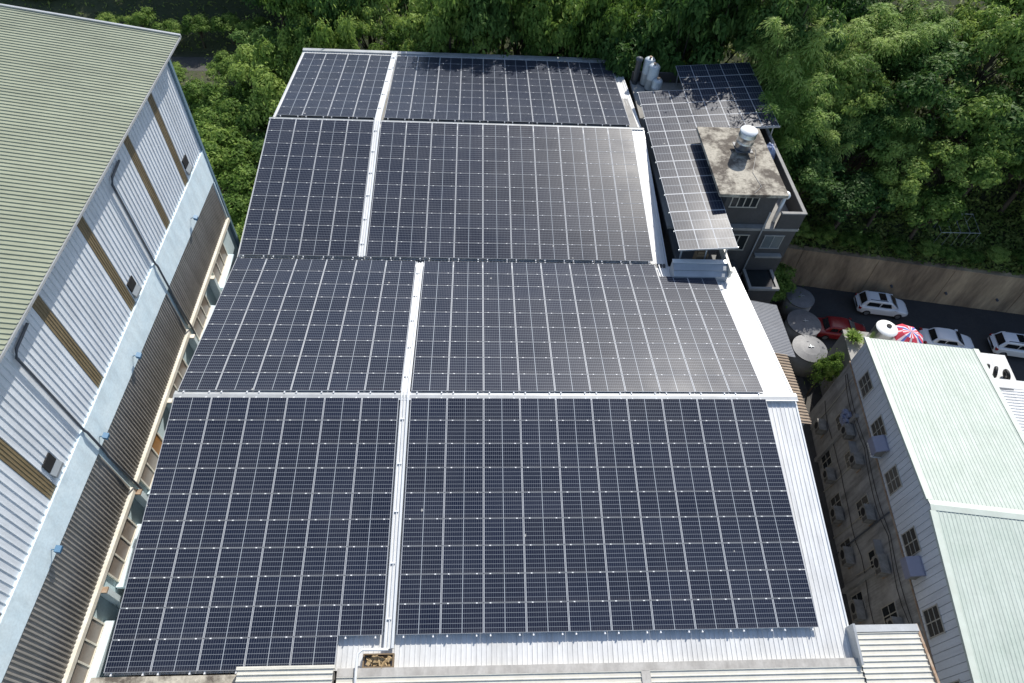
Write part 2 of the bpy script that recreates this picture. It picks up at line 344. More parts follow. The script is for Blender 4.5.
for (a, b) in zip(prof[:-1], prof[1:]):
    xe = 15.62 if a[0] < 10 else 11.42
    if a[0] > 20: a = (23.12, -.50)
    for xx, lo, hi in ((XL+.05, -.14, .02), (xe, -.12, .045)):
        mb = MB(); x0 = x1 = xx
        if xx > 0 and a[0] < -5: x0 = 15.36
        e = .004 if xx < 0 else .05
        mb.add([(x0-e,a[0],a[1]+lo),(x0+.015,a[0],a[1]+lo),(x1+.02,b[0],b[1]+lo),(x1-e,b[0],b[1]+lo),(x0-e,a[0],a[1]+hi),(x0+.02,a[0],a[1]+hi),(x1+.02,b[0],b[1]+hi),(x1-e,b[0],b[1]+hi)],
               [(3,2,1,0),(4,5,6,7),(0,1,5,4),(1,2,6,5),(2,3,7,6),(3,0,4,7)])
        part('verge_trim', mb, M_galv if xx < 0 else M_wflash, fac)
mb = MB(); mb.box(XL, 34.5, -1.78, 11.45, 34.85, -1.62); part('eave_flashing', mb, M_flash, fac)

# --- one solar panel mesh, landscape (origin at its lower left outer corner, z = top)
def panel_mesh(name, W, H, side, edge, glassmat, clamps):
    mb = MB(); T = .035
    x0, x1, y0, y1 = 0, W, 0, H
    mb.m = 1
    mb.add([(x0,y0,-T),(x1,y0,-T),(x1,y1,-T),(x0,y1,-T),(x0,y0,0),(x1,y0,0),(x1,y1,0),(x0,y1,0),
            (x0+side,y0+edge,0),(x1-side,y0+edge,0),(x1-side,y1-edge,0),(x0+side,y1-edge,0)],
           [(3,2,1,0),(0,1,5,4),(1,2,6,5),(2,3,7,6),(3,0,4,7),(4,5,9,8),(5,6,10,9),(6,7,11,10),(7,4,8,11)])
    mb.m = 0
    gi = len(mb.f)
    mb.quad((x0+side,y0+edge,-.003),(x1-side,y0+edge,-.003),(x1-side,y1-edge,-.003),(x0+side,y1-edge,-.003))
    mb.m = 2
    for cx in clamps: mb.box(cx-.035, y1-.016, .0, cx+.035, y1+.028, .010)
    me = mb.mesh(name, [glassmat, M_alu, M_clamp])
    uvl = me.uv_layers.new(name='UVMap')
    p = me.polygons[gi]
    for li, q in zip(p.loop_indices, ((0,0),(1,0),(1,1),(0,1))): uvl.data[li].uv = q
    return me
PW, PH = 1.722, 1.134
PAN = panel_mesh('solar_panel', PW, PH, .026, .007, M_cell, (.27, PW - .27))
def rail_mesh(L):
    mb = MB(); mb.box(-.025, -.10, -.095, .025, L + .05, -.037); mb.box(-.03,-.105,-.21,.03,-.07,-.02)
    k = .6
    while k < L: mb.box(-.02, k-.03, -.25, .02, k+.03, -.095); k += 1.8
    return mb.mesh('rail', M_clamp)
def array(label, loc, ang, ncol, nrow, skip=lambda c, r: False, extra=(), dz=0):
    t = thing('solar_array', label, 'solar array', loc, (ang, 0, 0), 'solar arrays on the big white roof')
    for r in range(nrow):
        for c in range(ncol):
            if skip(c, r): continue
            o = link(bpy.data.objects.new('solar_panel', PAN)); o.parent = t
            o.location = (c*PITCH_X + .012, -(r+1)*PITCH_Y + .009, random.uniform(-.004, .004)); o.rotation_euler = (random.uniform(-.0025,.0025), random.uniform(-.002,.002), 0)
    for c, r in extra:
        o = link(bpy.data.objects.new('solar_panel', PAN)); o.parent = t; o.location = (c*PITCH_X + .012, -(r+1)*PITCH_Y + .009, 0)
    L = nrow * PITCH_Y; rm = rail_mesh(L); rm2 = rail_mesh(L + PITCH_Y) if extra else None
    ex = {c for c, r in extra}
    for c in range(ncol):
        for s in (.27, PW - .27):
            o = link(bpy.data.objects.new('rail', rm2 if c in ex else rm)); o.parent = t
            o.location = (c*PITCH_X + .012 + s, -L - (PITCH_Y if c in ex else 0), 0)
    return t
array('largest solar array, ten panels wide, nearest the camera right of the white walkway', (-3.461, 0, 0), A4, 10, 9)
array('near left solar array, six panels wide, reaching down past the white roof edge', (-14.484, 0, 0), A4, 6, 9, extra=[(c, 9) for c in range(5)])
array('glare-washed solar array on the slope behind the near grey ridge, right of its walkway', (-3.456, 10.667, -1.509), A3, 10, 9, skip=lambda c, r: c >= 8 and r == 0)
array('six panel wide solar array behind the near grey ridge, left of its walkway', (-14.409, 10.667, -1.509), A3, 6, 9)
array('ten panel wide solar array on the slope just beyond the roof valley', (-6.939, 22.45, .025), A2, 10, 10)
array('narrow four panel wide solar array just beyond the valley at the left edge', (-14.406, 22.45, .025), A2, 4, 10)
array('farthest wide solar array by the trees with leaf shadows on its top', (-6.864, 33.69, -1.39), A1, 10, 9)
array('farthest narrow solar array at the left corner by the trees', (-14.237, 33.69, -1.39), A1, 4, 9)

# --- white cable walkways between the arrays
def walkway(label, pts, wd, xs_):
    t = thing('cable_walkway', label, 'walkway', (xs_[0], pts[0][0], pts[0][1]), (0,0,0), 'white cable walkways between the arrays')
    base = MB(); side = MB()
    for i in range(len(pts)-1):
        (y0, z0), (y1, z1) = pts[i], pts[i+1]; xa, xb = xs_[i], xs_[i+1]
        for (l_, r_, zb, zt, tgt) in ((-wd/2, wd/2, .0, .03, base), (-wd/2, -wd/2+.045, .032, .12, side), (wd/2-.10, wd/2, .032, .12, side), (-.06, -.02, .032, .09, side)):
            tgt.add([(xa+l_,y0,z0+zb),(xa+r_,y0,z0+zb),(xb+r_,y1,z1+zb),(xb+l_,y1,z1+zb),(xa+l_,y0,z0+zt),(xa+r_,y0,z0+zt),(xb+r_,y1,z1+zt),(xb+l_,y1,z1+zt)],
                    [(3,2,1,0),(4,5,6,7),(0,1,5,4),(1,2,6,5),(2,3,7,6),(3,0,4,7)])
        n = int(abs(y1-y0)/1.9)
        for k in range(n):
            u = (k+.5)/n; y = y0+(y1-y0)*u; z = z0+(z1-z0)*u; x = xa+(xb-xa)*u
            jb = MB(); jb.box(x-.16, y-.03, z+.032, x+.03, y+.03, z+.10); part('bracket', jb, M_wflash, t)
    part('tray', base, M_white, t); part('side_rail', side, M_wflash, t)
walkway('white cable walkway running from the hatch up over the near ridge to the valley', [(-10.75,-1.72),(.02,-.115),(.36,-.115),(10.55,-1.60)], .40, [-3.74,-3.73,-3.73,-3.70])
walkway('white cable walkway beyond the valley running up to the trees', [(11.0,-1.63),(22.55,-.045),(23.2,-.045),(34.3,-1.50)], .40, [-7.19,-7.19,-7.17,-7.07])

# --- front lean-to with cream ribbed sheets along the near eave
lean = thing('lean_to', 'low cream ribbed lean-to roof along the near eave of the hall', 'lean-to', (3, -12.4, G))
mb = MB()
for x0, x1 in ((-5.66, 6.30), (6.62, 15.36)):
    mb.corr((x0, -14.3, -2.02), (0, 2.58, .32), (x1-x0, 0, 0), (0, -.12, 1), .20, .045, .22, .1)
part('roof', mb, M_creamsheet, lean)
mb = MB(); mb.box(-5.66, -11.74, -2.06, 15.25, -11.44, -1.655); mb.box(6.28,-14.3,-2.0,6.64,-11.742,-1.66); part('flashing', mb, M_lead, lean)
mb = MB(); mb.box(-5.6, -14.25, G, 15.3, -11.5, -2.1); part('wall', mb, M_greyconc, lean)
lb = thing('raised_lean_to', 'raised cream ribbed block closing the near end of the dark alley', 'lean-to', (16.8, -12, G))
mb = MB(); mb.corr((15.365, -14.5, -1.82), (0, 4.0, .24), (2.835, 0, 0), (0, -.06, 1), .21, .05, .22, .1); part('roof', mb, M_creamsheet, lb)
mb = MB(); mb.box(15.35, -10.5, -1.72, 18.25, -10.22, -1.50); part('flashing', mb, M_flash, lb)
mb = MB(); mb.prism([(15.26,-10.25,-2.0),(15.26,-10.25,-1.15),(15.26,-11.75,-1.45),(15.26,-11.75,-2.0)], (0,0,0), (.10,0,0)); part('parapet_fin', mb, M_flash, lb)
mb = MB(); mb.box(15.4, -14.5, G, 18.2, -10.3, -1.95); part('wall', mb, M_greyconc, lb)
mb = MB(); mb.box(18.2,-14.5,-2.3,18.3,-10.2,-1.55); part('rusty_edge', mb, M_rust, lb)
ls = thing('ribbed_cover', 'short cream ribbed cover at the near eave under the left array', 'lean-to', (-7.5, -12.2, G))
mb = MB(); mb.corr((-9.35, -14.0, -1.60), (0, 2.6, .30), (3.6, 0, 0), (0, -.12, 1), .21, .05, .22, .1); part('roof', mb, M_creamsheet, ls)
mb = MB(); mb.box(-9.40,-11.5,-1.50,-5.70,-11.38,-1.26); part('flashing', mb, M_creamsheet, ls)
mb = MB(); mb.box(-9.3,-13.9,G,-5.8,-11.52,-1.7); part('wall', mb, M_greyconc, ls)
led = thing('concrete_ledge', 'weathered grey concrete ledge under the lowest row of the left array', 'ledge', (-12, -12, G))
mb = MB(); mb.box(-14.9,-12.9,-2.35,-9.45,-11.56,-1.73); part('ledge_top', mb, M_concrete, led)
mb = MB(); mb.box(-14.7,-12.7,G,-9.5,-11.6,-2.36); part('wall', mb, M_greyconc, led)

# hatch of scraps
ht = thing('scrap_box', 'open wooden box of yellowed foam scraps at the foot of the walkway', 'scrap box', (-4.15, -11.2, -1.9))
mb = MB()
mb.box(-4.72,-11.44,-2.0,-4.66,-10.92,-1.66); mb.box(-3.56,-11.44,-2.0,-3.50,-10.92,-1.66); mb.box(-4.66,-11.44,-2.0,-3.56,-11.39,-1.66); mb.box(-4.66,-10.97,-2.0,-3.56,-10.92,-1.66); mb.box(-4.66,-11.39,-2.0,-3.56,-10.97,-1.95)
part('box', mb, M_wood, ht)
mb = MB(); rs = random.Random(5)
for k in range(46):
    c = Vector((rs.uniform(-4.55,-3.66), rs.uniform(-11.33,-11.02), rs.uniform(-1.9,-1.66))); e = Matrix.Rotation(rs.uniform(0,6.3),3,'Z') @ Matrix.Rotation(rs.uniform(-.7,.7),3,'X')
    sx, sy, sz = rs.uniform(.05,.18), rs.uniform(.03,.08), rs.uniform(.02,.05)
    p = [c + e @ Vector((a*sx*rs.uniform(.7,1.2), b*sy*rs.uniform(.7,1.2), d*sz)) for a,b,d in ((-1,-1,-1),(1,-1,-1),(1,1,-1),(-1,1,-1),(-1,-1,1),(1,-1,1),(1,1,1),(-1,1,1))]
    mb.add(p, [(3,2,1,0),(4,5,6,7),(0,1,5,4),(1,2,6,5),(2,3,7,6),(3,0,4,7)])
part('foam_scraps', mb, M_debris, ht)
mb = MB(); mb.tube([(-4.92,-12.6,-1.75),(-4.92,-11.6,-1.55),(-4.90,-10.98,-1.42),(-4.72,-10.84,-1.38),(-3.72,-10.84,-1.40)], .055, 8)
solo('bent_conduit', mb, M_whitepl, 'bent white pipe framing the scrap box at the roof edge', 'pipe', (-4.9,-11.6,-1.9), smooth=True)

# ------------------------------------------------------------------ left hall
XW = -17.0
lh = thing('warehouse', 'tall hall with cream green ribbed roof and pale blue side wall', 'warehouse', (-33, -8, G))
Y0, Y1 = -40.0, 16.75
mb = MB(); mb.corr((-16.20, 17.40, 8.22), (0, -60, 0), (-17.28, 0, 2.56), (.148, 0, 1), .225, .04, .34, .14)
mb.corr((-33.48, 17.40, 10.78), (0, -60, 0), (-17.0, 0, -2.52), (-.148, 0, 1), .225, .04, .34, .14); part('roof', mb, M_greenroof, lh)
mb = MB(); mb.box(-16.26, -42, 8.10, -16.16, 17.42, 8.20)
mb.add([(-16.16,17.39,8.13),(-16.16,17.52,8.13),(-33.5,17.52,10.70),(-33.5,17.39,10.70),(-16.16,17.39,8.29),(-16.16,17.52,8.29),(-33.5,17.52,10.86),(-33.5,17.39,10.86)],[(3,2,1,0),(4,5,6,7),(0,1,5,4),(1,2,6,5),(2,3,7,6),(3,0,4,7)])
part('eave_trim', mb, M_flash, lh)
mb = MB(); mb.prism([(-17.06,16.7,G),(-17.06,16.7,8.0),(-33.5,16.7,10.4),(-49.9,16.7,8.0),(-49.9,16.7,G)], (0,0,0), (0,-56,0)); part('wall', mb, M_lower, lh)
strips = [13.5, 9.9, 4.15, -.3, -5.55, -10.4, -15.2]
edges = [16.66]
sheet = MB(); 
for i, c in enumerate(strips + [None]):
    a = edges[-1]; b = (c + .30) if c is not None else Y0
    n_ = abs(a-b)
    sheet.corr((XW, a, 1.55), (0, b-a, 0), (0, 0, 6.45), (1, 0, 0), .30, .032, .10, .05)
    if c is not None: edges.append(c - .30)
part('siding', sheet, M_bluewhite, lh)
for c in strips:
    mb = MB(); mb.corr((XW+.004, c+.295, 1.6), (0, -.59, 0), (0, 0, 6.4), (1, 0, 0), .15, .02, .3, .1); part('skylight_strip', mb, M_skylight, lh)
mb = MB(); mb.prism([(XW-.05, Y1, 1.56),(XW-.05, Y1, -.66),(XW-.05, Y0, 1.05),(XW-.05, Y0, 1.56)], (0,0,0), (.14,0,0)); part('wall_band', mb, M_band, lh)
mb = MB()
for a, b in ((16.45, 7.25), (6.95, -2.55), (-2.85, Y0)):
    mb.corr((XW, a, -3.62), (0, b-a, 0), (0, 0, 4.6), (1, 0, 0), .185, .045, .42, .12)
part('ribbed_cladding', mb, M_louvre, lh)
mb = MB()
for a, b in ((16.5, 7.25), (6.95, -2.55), (-2.85, Y0)): mb.box(XW-.03, b, -3.90, XW+.20, a, -3.64)
part('gutter', mb, M_cream, lh)
mb = MB(); mb.box(XW-.04, 16.46, -3.6, XW+.10, 16.60, -.70); part('corner_trim', mb, M_band, lh)
mb = MB(); mb.box(XW-.06, 16.62, G, XW+.14, 16.84, 7.75); part('corner_flashing', mb, mat('blue_grey_flashing', (.16,.25,.31), .5, 0, .2, 2.), lh)
for y, tz in ((7.1, 6.85), (-2.70, 6.95)):
    mb = MB(); mb.tube([(XW+.12,y+1.35,tz+.1),(XW+.14,y+.25,tz),(XW+.14,y,tz-.2),(XW+.14,y,1.6),(XW+.2,y,1.4),(XW+.2,y,-.4),(XW+.16,y,-.7),(XW+.27,y,-3.6),(XW+.27,y,-4.2),(XW+.14,y,-4.6),(XW+.14,y,G+.2)], .055, 8); part('downpipe', mb, M_pipe, lh, smooth=True)
for k, yc in enumerate((13.4, 8.85, 4.0, -.8, -5.45, -10.0)):
    mb = MB(); hw = 1.28; z0, z1 = -5.35, -4.15
    mb.box(XW-.04,yc-hw-.08,z0-.06,XW+.06,yc+hw+.08,z0); mb.box(XW-.04,yc-hw-.08,z1,XW+.06,yc+hw+.08,z1+.07)
    for q in (-hw-.04, -hw/3, hw/3, hw+.04): mb.box(XW-.04,yc+q-.04,z0,XW+.05,yc+q+.04,z1)
    wn = part('window', mb, M_cream, lh)
    for j, (a, b) in enumerate(((-hw, -hw/3-.04), (-hw/3+.04, hw/3-.04), (hw/3+.04, hw))):
        mb = MB(); mb.box(XW-.03, yc+a, z0, XW+.012, yc+b, z1); part('pane', mb, M_orange if (k == 3 and j == 2) else M_brown, wn)
    mb = MB(); mb.box(XW-.04, yc-hw-.3, z0-.32, XW+.42, yc+hw+.2, z0-.07); part('sill', mb, M_band, wn)
for k, yc in enumerate((11.35, 6.7, 2.3, -2.95, -7.6, -12.3)):
    mb = MB(); mb.box(XW-.03, yc-.12, G, XW+.40, yc+.12, -3.93); part('pilaster', mb, M_band, lh)
    mb = MB(); mb.box(XW, yc-.13, -4.02, XW+.42, yc+.13, -3.925); part('pilaster_cap', mb, M_rust if k > 2 else M_cream, lh)
for y, z in ((14.25, 2.3), (4.85, 2.25), (-4.75, 2.4)):
    mb = MB(); mb.box(XW+.01, y-.30, z-.05, XW+.07, y+.30, z+.50); v_ = part('vent_opening', mb, M_dark, lh)
    mb = MB(); mb.prism([(XW+.03,y-.32,z-.06),(XW+.16,y-.32,z-.34),(XW+.16,y-.32,z-.46),(XW+.03,y-.32,z-.46)], (0,0,0), (0,.64,0)); part('flap', mb, M_galv, v_)
for (y, z, where) in ((12.2, .12, 'by the far end of the pale band'), (2.15, .28, 'midway along the pale band, beyond the nearer downpipe'), (-2.30, .33, 'on the pale band right beside the nearer downpipe'), (-7.4, .45, 'on the pale band nearest the camera')):
    t = thing('floodlight', 'small blue floodlight ' + where, 'lamp', (XW, y, z), (0,0,0), 'floodlights along the pale blue band')
    mb = MB(); mb.tube([(0.09,0,0),(.38,0,.09)], .022, 6); part('arm', mb, M_blue, t, world=False)
    mb = MB(); mb.prism([(.30,-.13,.0),(.30,-.13,.17),(.50,-.13,.09),(.46,-.13,-.08)], (0,0,0), (0,.26,0)); part('housing', mb, M_blue, t, world=False)
    mb = MB(); mb.prism([(.30,-.11,-.014),(.45,-.11,-.09),(.455,-.11,-.10),(.30,-.11,-.026)], (0,0,0), (0,.26,0)); part('lens', mb, M_glass, t, world=False)

# ------------------------------------------------------------------ dark house under the raised array
hs = thing('rooftop_house', 'dark tiled house with concrete rooftop room beside the big roof', 'house', (16, 20, G))
mb = MB(); mb.box(11.9, 13.9, G, 20.42, 31.0, -1.5); part('wall', mb, M_darkwall, hs)
mb = MB(); mb.box(11.87,13.84,-1.498,20.48,31.05,-1.3); part('floor_slab', mb, M_greyconc, hs)
mb = MB(); mb.box(18.9,13.86,-1.298,20.45,14.0,-.08); mb.box(20.31,14.002,-1.298,20.45,31.0,-.08); mb.box(11.9,30.86,-1.298,20.3,31.0,-.5); part('parapet', mb, M_darkwall, hs)
mb = MB(); mb.box(18.87,13.83,-.078,20.5,14.03,0); mb.box(20.28,14.032,-.078,20.5,31.02,0); part('parapet_coping', mb, M_greyconc, hs)
mb = MB(); mb.box(15.15,14.25,-1.298,18.4,20.8,1.0); part('rooftop_room', mb, M_darkwall, hs)
mb = MB(); mb.box(14.55,14.08,1.002,18.88,21.1,1.22); part('room_slab', mb, M_concrete, hs)
def win(parent, x0, x1, y, z0, z1, n, fm=M_frame, gm=M_glass, depth=.05):
    mb = MB(); mb.box(x0-.06,y-depth,z0-.07,x1+.06,y,z0); mb.box(x0-.06,y-depth,z1,x1+.06,y,z1+.07)
    for k in range(n+1):
        x = x0 + (x1-x0)*k/n; mb.box(x-.03,y-depth,z0,x+.03,y,z1)
    wn = part('window', mb, fm, parent)
    for k in range(n):
        a = x0+(x1-x0)*k/n+.03; b = x0+(x1-x0)*(k+1)/n-.03
        mb = MB(); mb.box(a,y-.02,z0,b,y,z1); part('pane', mb, gm, wn)
    return wn
M_paleglass = mat('pale_window_glass', (.16, .19, .20), .15, 0, .3, 2.)
win(hs, 15.5, 17.2, 14.248, .15, .88, 4, M_frame, M_glass)
win(hs, 18.5, 19.75, 13.898, -3.0, -1.95, 2, M_galv, M_paleglass)
win(hs, 16.2, 17.4, 13.898, -3.2, -1.95, 2, M_frame, M_glass)
win(hs, 17.0, 18.4, 13.898, -7.0, -5.6, 2, M_frame, M_glass)
mb = MB(); mb.box(18.3,13.55,-3.65,20.1,13.89,-3.5); part('window_canopy', mb, M_greyconc, hs)
mb = MB(); mb.tube([(18.05,13.8,.1),(18.05,13.80,G+.3)], .045, 8); part('downpipe', mb, M_flash, hs)
# sloping metal flashing below the front edge of the array, dark deck behind
mb = MB(); mb.prism([(11.42,9.42,-1.75),(11.42,9.42,-1.22),(11.42,9.75,-1.08),(11.42,9.752,-1.0),(11.42,10.15,-.86),(11.42,10.42,-.84),(11.42,10.42,-1.75)], (0,0,0), (3.28,0,0)); part('sloped_flashing', mb, M_bay, hs)
mb = MB(); mb.box(11.40,10.14,-.838,14.72,10.44,-.78); part('ledge', mb, M_wflash, hs)
mb = MB(); mb.box(11.95, 10.45, -1.75, 14.70, 13.82, -1.45); part('deck', mb, M_gutter_shade, hs)
mb = MB(); mb.box(14.722, 9.45, -1.3, 14.86, 11.9, -.74); part('bay_kerb', mb, M_creamsheet, hs)
mb = MB(); mb.box(15.8, 10.2, G, 17.2, 13.8, -4.2); part('stair_block', mb, M_darkwall, hs)

# raised array on posts, tilted slightly to the left
PX2, PY2 = 1.140, 1.674
PAN2 = panel_mesh('solar_panel_upright', PX2-.008, PY2-.010, .020, .032, M_cell2, ())
ra = thing('raised_solar_array', 'raised solar array on steel posts above the dark house', 'solar array', (11.61, 10.3, .09), (0, R(-5), 0))
for r in range(12):
    for c in range(8):
        if (c < 3 and r < 10) or (c >= 3 and r >= 7):
            o = link(bpy.data.objects.new('solar_panel', PAN2)); o.parent = ra; o.location = (c*PX2, r*PY2, random.uniform(-.005,.005)); o.rotation_euler = (random.uniform(-.003,.003), random.uniform(-.003,.003), 0)
for r in range(11):
    mb = MB(); mb.box(-.06, r*PY2-.03 + (.08 if r == 0 else 0), -.15, 3.48, r*PY2+.03 + (.08 if r == 0 else 0), -.04); part('purlin', mb, M_galv, ra, world=False)
for r in range(7, 13):
    mb = MB(); mb.box(3.5, r*PY2-.03, -.15, 9.2, r*PY2+.03, -.04); part('purlin', mb, M_galv, ra, world=False)
for x, y, zb in ((.25,.4,-1.55),(1.75,.4,-1.66),(2.95,.4,-1.78),(.6,5,-1.38),(.6,10,-1.38),(.6,15.4,-1.38),(8.8,11.9,-2.1),(8.8,16,-2.1),(3.7,20.0,-1.66),(8.8,20.0,-2.1),(3.4,16.6,-1.6)):
    mb = MB(); mb.box(x-.04, y-.04, zb, x+.04, y+.04, -.152); part('post', mb, M_galv, ra, world=False)

# water tank on the slab
t = thing('water_tank', 'steel water tank with white lid on a stand on the mottled concrete roof', 'water tank', (16.95, 18.45, 1.22))
mb = MB()
for k in range(4):
    a = math.pi/4 + k*math.pi/2; mb.box(.44*math.cos(a)-.04,.44*math.sin(a)-.04,0,.44*math.cos(a)+.04,.44*math.sin(a)+.04,.30)
mb.box(-.55,-.55,.27,.55,.55,.33); part('stand', mb, M_pipe, t, world=False)
mb = MB(); mb.lathe((0,0,.332), [(.50,0),(.55,.06),(.55,.4),(.565,.42),(.565,.46),(.55,.48),(.55,.85),(.565,.87),(.565,.91),(.55,.93),(.55,1.15),(.52,1.2)], 28); part('tank_body', mb, M_steel, t, world=False, smooth=True)
mb = MB(); mb.lathe((0,0,1.534), [(.53,0),(.57,.03),(.55,.08),(.2,.15),(.02,.17)], 28); part('lid', mb, M_whitepl, t, world=False, smooth=True)
mb = MB(); mb.tube([(.5,-.1,.5),(.75,-.35,.4),(.85,-.5,.02),(.2,-2.2,.02),(.4,-3.6,.02),(-.2,-4.2,.02)], .016, 6); part('pipe', mb, M_lead, t, world=False)
t = thing('vent_pipe', 'pale pipe with bright white cap at the corner of the rooftop room', 'pipe', (18.98, 14.55, -1.3))
mb = MB(); mb.tube([(0,0,0),(0,0,2.0)], .12, 10); part('pipe', mb, M_wflash, t, world=False, smooth=True)
mb = MB(); mb.lathe((0,0,2.0), [(.14,0),(.26,.05),(.28,.2),(.18,.36),(.02,.40)], 16); part('cap', mb, M_whitepl, t, world=False, smooth=True)
# silver tanks behind
M_silver = mat('dull_silver', (.62, .66, .68), .45, .35, .35, 2.5, (.42, .47, .50), fine=.15)
def tall_tank(label, x, y, h, r):
    t = thing('gas_tank', label, 'tank', (x, y, -1.3), (0,0,0), 'silver upright tanks behind the raised array')
    mb = MB(); mb.lathe((0,0,.12), [(r*.9,0),(r,.06),(r,h*.45),(r*1.03,h*.46),(r*1.03,h*.5),(r,h*.51),(r,h),(r*.8,h+.1),(r*.3,h+.14),(.02,h+.15)], 22); part('tank_body', mb, M_silver, t, world=False, smooth=True)
    mb = MB(); mb.lathe((0,0,h+.27), [(.09,0),(.09,.10),(.12,.12),(.02,.15)], 10); part('valve', mb, M_rust, t, world=False)
    mb = MB(); mb.lathe((0,0,0), [(r*.95,0),(r*.95,.118)], 16); part('foot', mb, M_pipe, t, world=False)
tall_tank('tallest silver tank in the middle of three behind the raised array', 13.2, 29.7, 1.85, .43)
tall_tank('silver tank standing farthest back of three by the trees', 12.95, 31.0-.55, 1.95, .43)
tall_tank('short silver tank in front of the taller two', 13.52, 29.05, 1.05, .38)
mb = MB(); mb.lathe((0,0,0), [(.22,0),(.22,1.9),(.27,1.92),(.27,2.1),(.02,2.2)], 14); solo('chimney_pipe', mb, M_pipe, 'grey flue pipe beside the far end of the white roof', 'chimney', (12.15, 30.6, -1.3), world=False, smooth=True)
# crumpled sheeting bag
mb = MB(); rs = random.Random(11); vs_ = []; fs = []
nu, nv = 14, 9
for j in range(nv):
    for i in range(nu):
        th = 2*math.pi*i/nu; ph = math.pi*j/(nv-1); r_ = .5*(1+rs.uniform(-.22,.22))
        vs_.append((r_*math.sin(ph)*math.cos(th)*.9, r_*math.sin(ph)*math.sin(th)*1.2, .80+.80*math.cos(ph)*(1+rs.uniform(-.12,.12))))
for j in range(nv-1):
    for i in range(nu): fs.append((j*nu+i, j*nu+(i+1)%nu, (j+1)*nu+(i+1)%nu, (j+1)*nu+i))
mb.add(vs_, fs); solo('sheeting_bundle', mb, mat('blue_white_sheeting', (.62, .68, .82), .7, 0, .6, 3.5, (.14, .18, .36)), 'crumpled pale blue plastic bundle behind the parapet of the dark house', 'bundle', (19.95, 20.6, -1.3), world=False)
# crate seen under the array front
mb = MB(); mb.box(-.35,-.25,0,.35,.25,.8); mb.box(-.30,-.2,.802,.1,.15,1.0); solo('crate', mb, M_wood, 'brown wooden crate under the front edge of the raised array', 'crate', (13.3, 10.95, -1.45), world=False)

# small lean-to roofs to the right of the hall
lt = thing('sheet_lean_to', 'narrow lean-to of brown and grey sheets against the hall beside the alley', 'lean-to', (17, 5, G))
mb = MB(); mb.corr((15.7, .6, -2.95), (0, 4.7, 0), (2.3, 0, -.5), (.2, 0, 1), .2, .05, .4, .12); part('rusty_roof', mb, mat('brown_ribbed_sheet', (.40,.31,.22), .8, 0, .4, 1.2, (.24,.18,.13), fine=.2), lt)
mb = MB(); mb.corr((15.7, 5.4, -3.1), (0, 4.1, 0), (3.0, 0, -.7), (.2, 0, 1), .12, .02, .4, .12); part('grey_roof', mb, mat('grey_sheet', (.25,.255,.27), .6, 0, .2, 1., fine=.1), lt)
mb = MB(); mb.box(15.3,.8,G,17.8,5.2,-3.7); mb.box(15.3,5.5,G,18.4,9.3,-4.2); part('wall', mb, M_greyconc, lt)
# door shed with pale frame in front of the dark house
sh = thing('glazed_porch', 'small porch with pale frame at the foot of the dark house', 'porch', (19.2, 12, G))
mb = MB(); mb.box(18.1,12.1,G,20.0,13.83,-5.2); part('wall', mb, M_darkwall, sh)
mb = MB(); mb.box(18.0,12.0,-5.198,18.2,13.83,-5.0); mb.box(19.9,12.0,-5.198,20.1,13.83,-5.0); mb.box(18.202,12.0,-5.198,19.898,12.18,-5.0); part('frame', mb, M_greyconc, sh)
mb = MB(); mb.box(18.202,12.182,-5.197,19.898,13.83,-5.1); part('pane', mb, M_glass, sh)

# ------------------------------------------------------------------ right building (own axes: x right, y back from its far left corner)
RZ = R(-7.32); OB = Vector((23.87, 6.99, G))
rb = thing('workshop_block', 'three storey block with pale mint ribbed roof facing the dark alley', 'building', OB, (0,0,RZ))
zz = lambda z: z - G
WB, LB = 6.6, -24.0; RY = -11.38
mb = MB()
for a, b in (((.12, -4.03), (RY, -3.0)), ((RY, -3.0), (-23.0, -4.02))):
    d = Vector((0, b[0]-a[0], b[1]-a[1])); mb.corr((-.12, a[0], zz(a[1])), (WB+.2, 0, 0), d, Vector((1,0,0)).cross(d) * (-1), .20, .022, .26, .12)
part('roof', mb, M_mint, rb, world=False)
mb = MB(); mb.add([(-.14,RY-.28,zz(-2.985)),(WB+.1,RY-.28,zz(-2.985)),(WB+.1,RY,zz(-2.93)),(-.14,RY,zz(-2.93)),(-.14,RY+.28,zz(-2.985)),(WB+.1,RY+.28,zz(-2.985))],[(0,1,2,3),(3,2,5,4)]); part('ridge_cap', mb, M_mintflash, rb, world=False)
for x0, x1 in ((-.20, .10), (WB-.1, WB+.22)):
    for a, b in (((.14, -4.03), (RY+.29, -3.03)), ((RY-.29, -3.03), (-23.02, -4.02))):
        mb = MB()
        mb.add([(x0,a[0],zz(a[1])-.1),(x1,a[0],zz(a[1])-.1),(x1,b[0],zz(b[1])-.1),(x0,b[0],zz(b[1])-.1),(x0,a[0],zz(a[1])+.05),(x1,a[0],zz(a[1])+.05),(x1,b[0],zz(b[1])+.05),(x0,b[0],zz(b[1])+.05)],
               [(3,2,1,0),(4,5,6,7),(0,1,5,4),(1,2,6,5),(2,3,7,6),(3,0,4,7)])
        part('verge_trim', mb, M_mintflash, rb, world=False)
mb = MB(); mb.box(0, -23, 0, WB, 0, zz(-6.33)); part('wall', mb, M_alley, rb, world=False)
mb = MB(); mb.prism([(.04,-.02,zz(-6.328)),(.04,-.02,zz(-4.1)),(.04,RY,zz(-3.1)),(.04,-22.9,zz(-4.1)),(.04,-22.9,zz(-6.328))], (0,0,0), (WB-.1,0,0)); part('gable_wall', mb, M_bluewhite, rb, world=False)
mb = MB(); nrm = (-1,0,0)
yy = 0.0
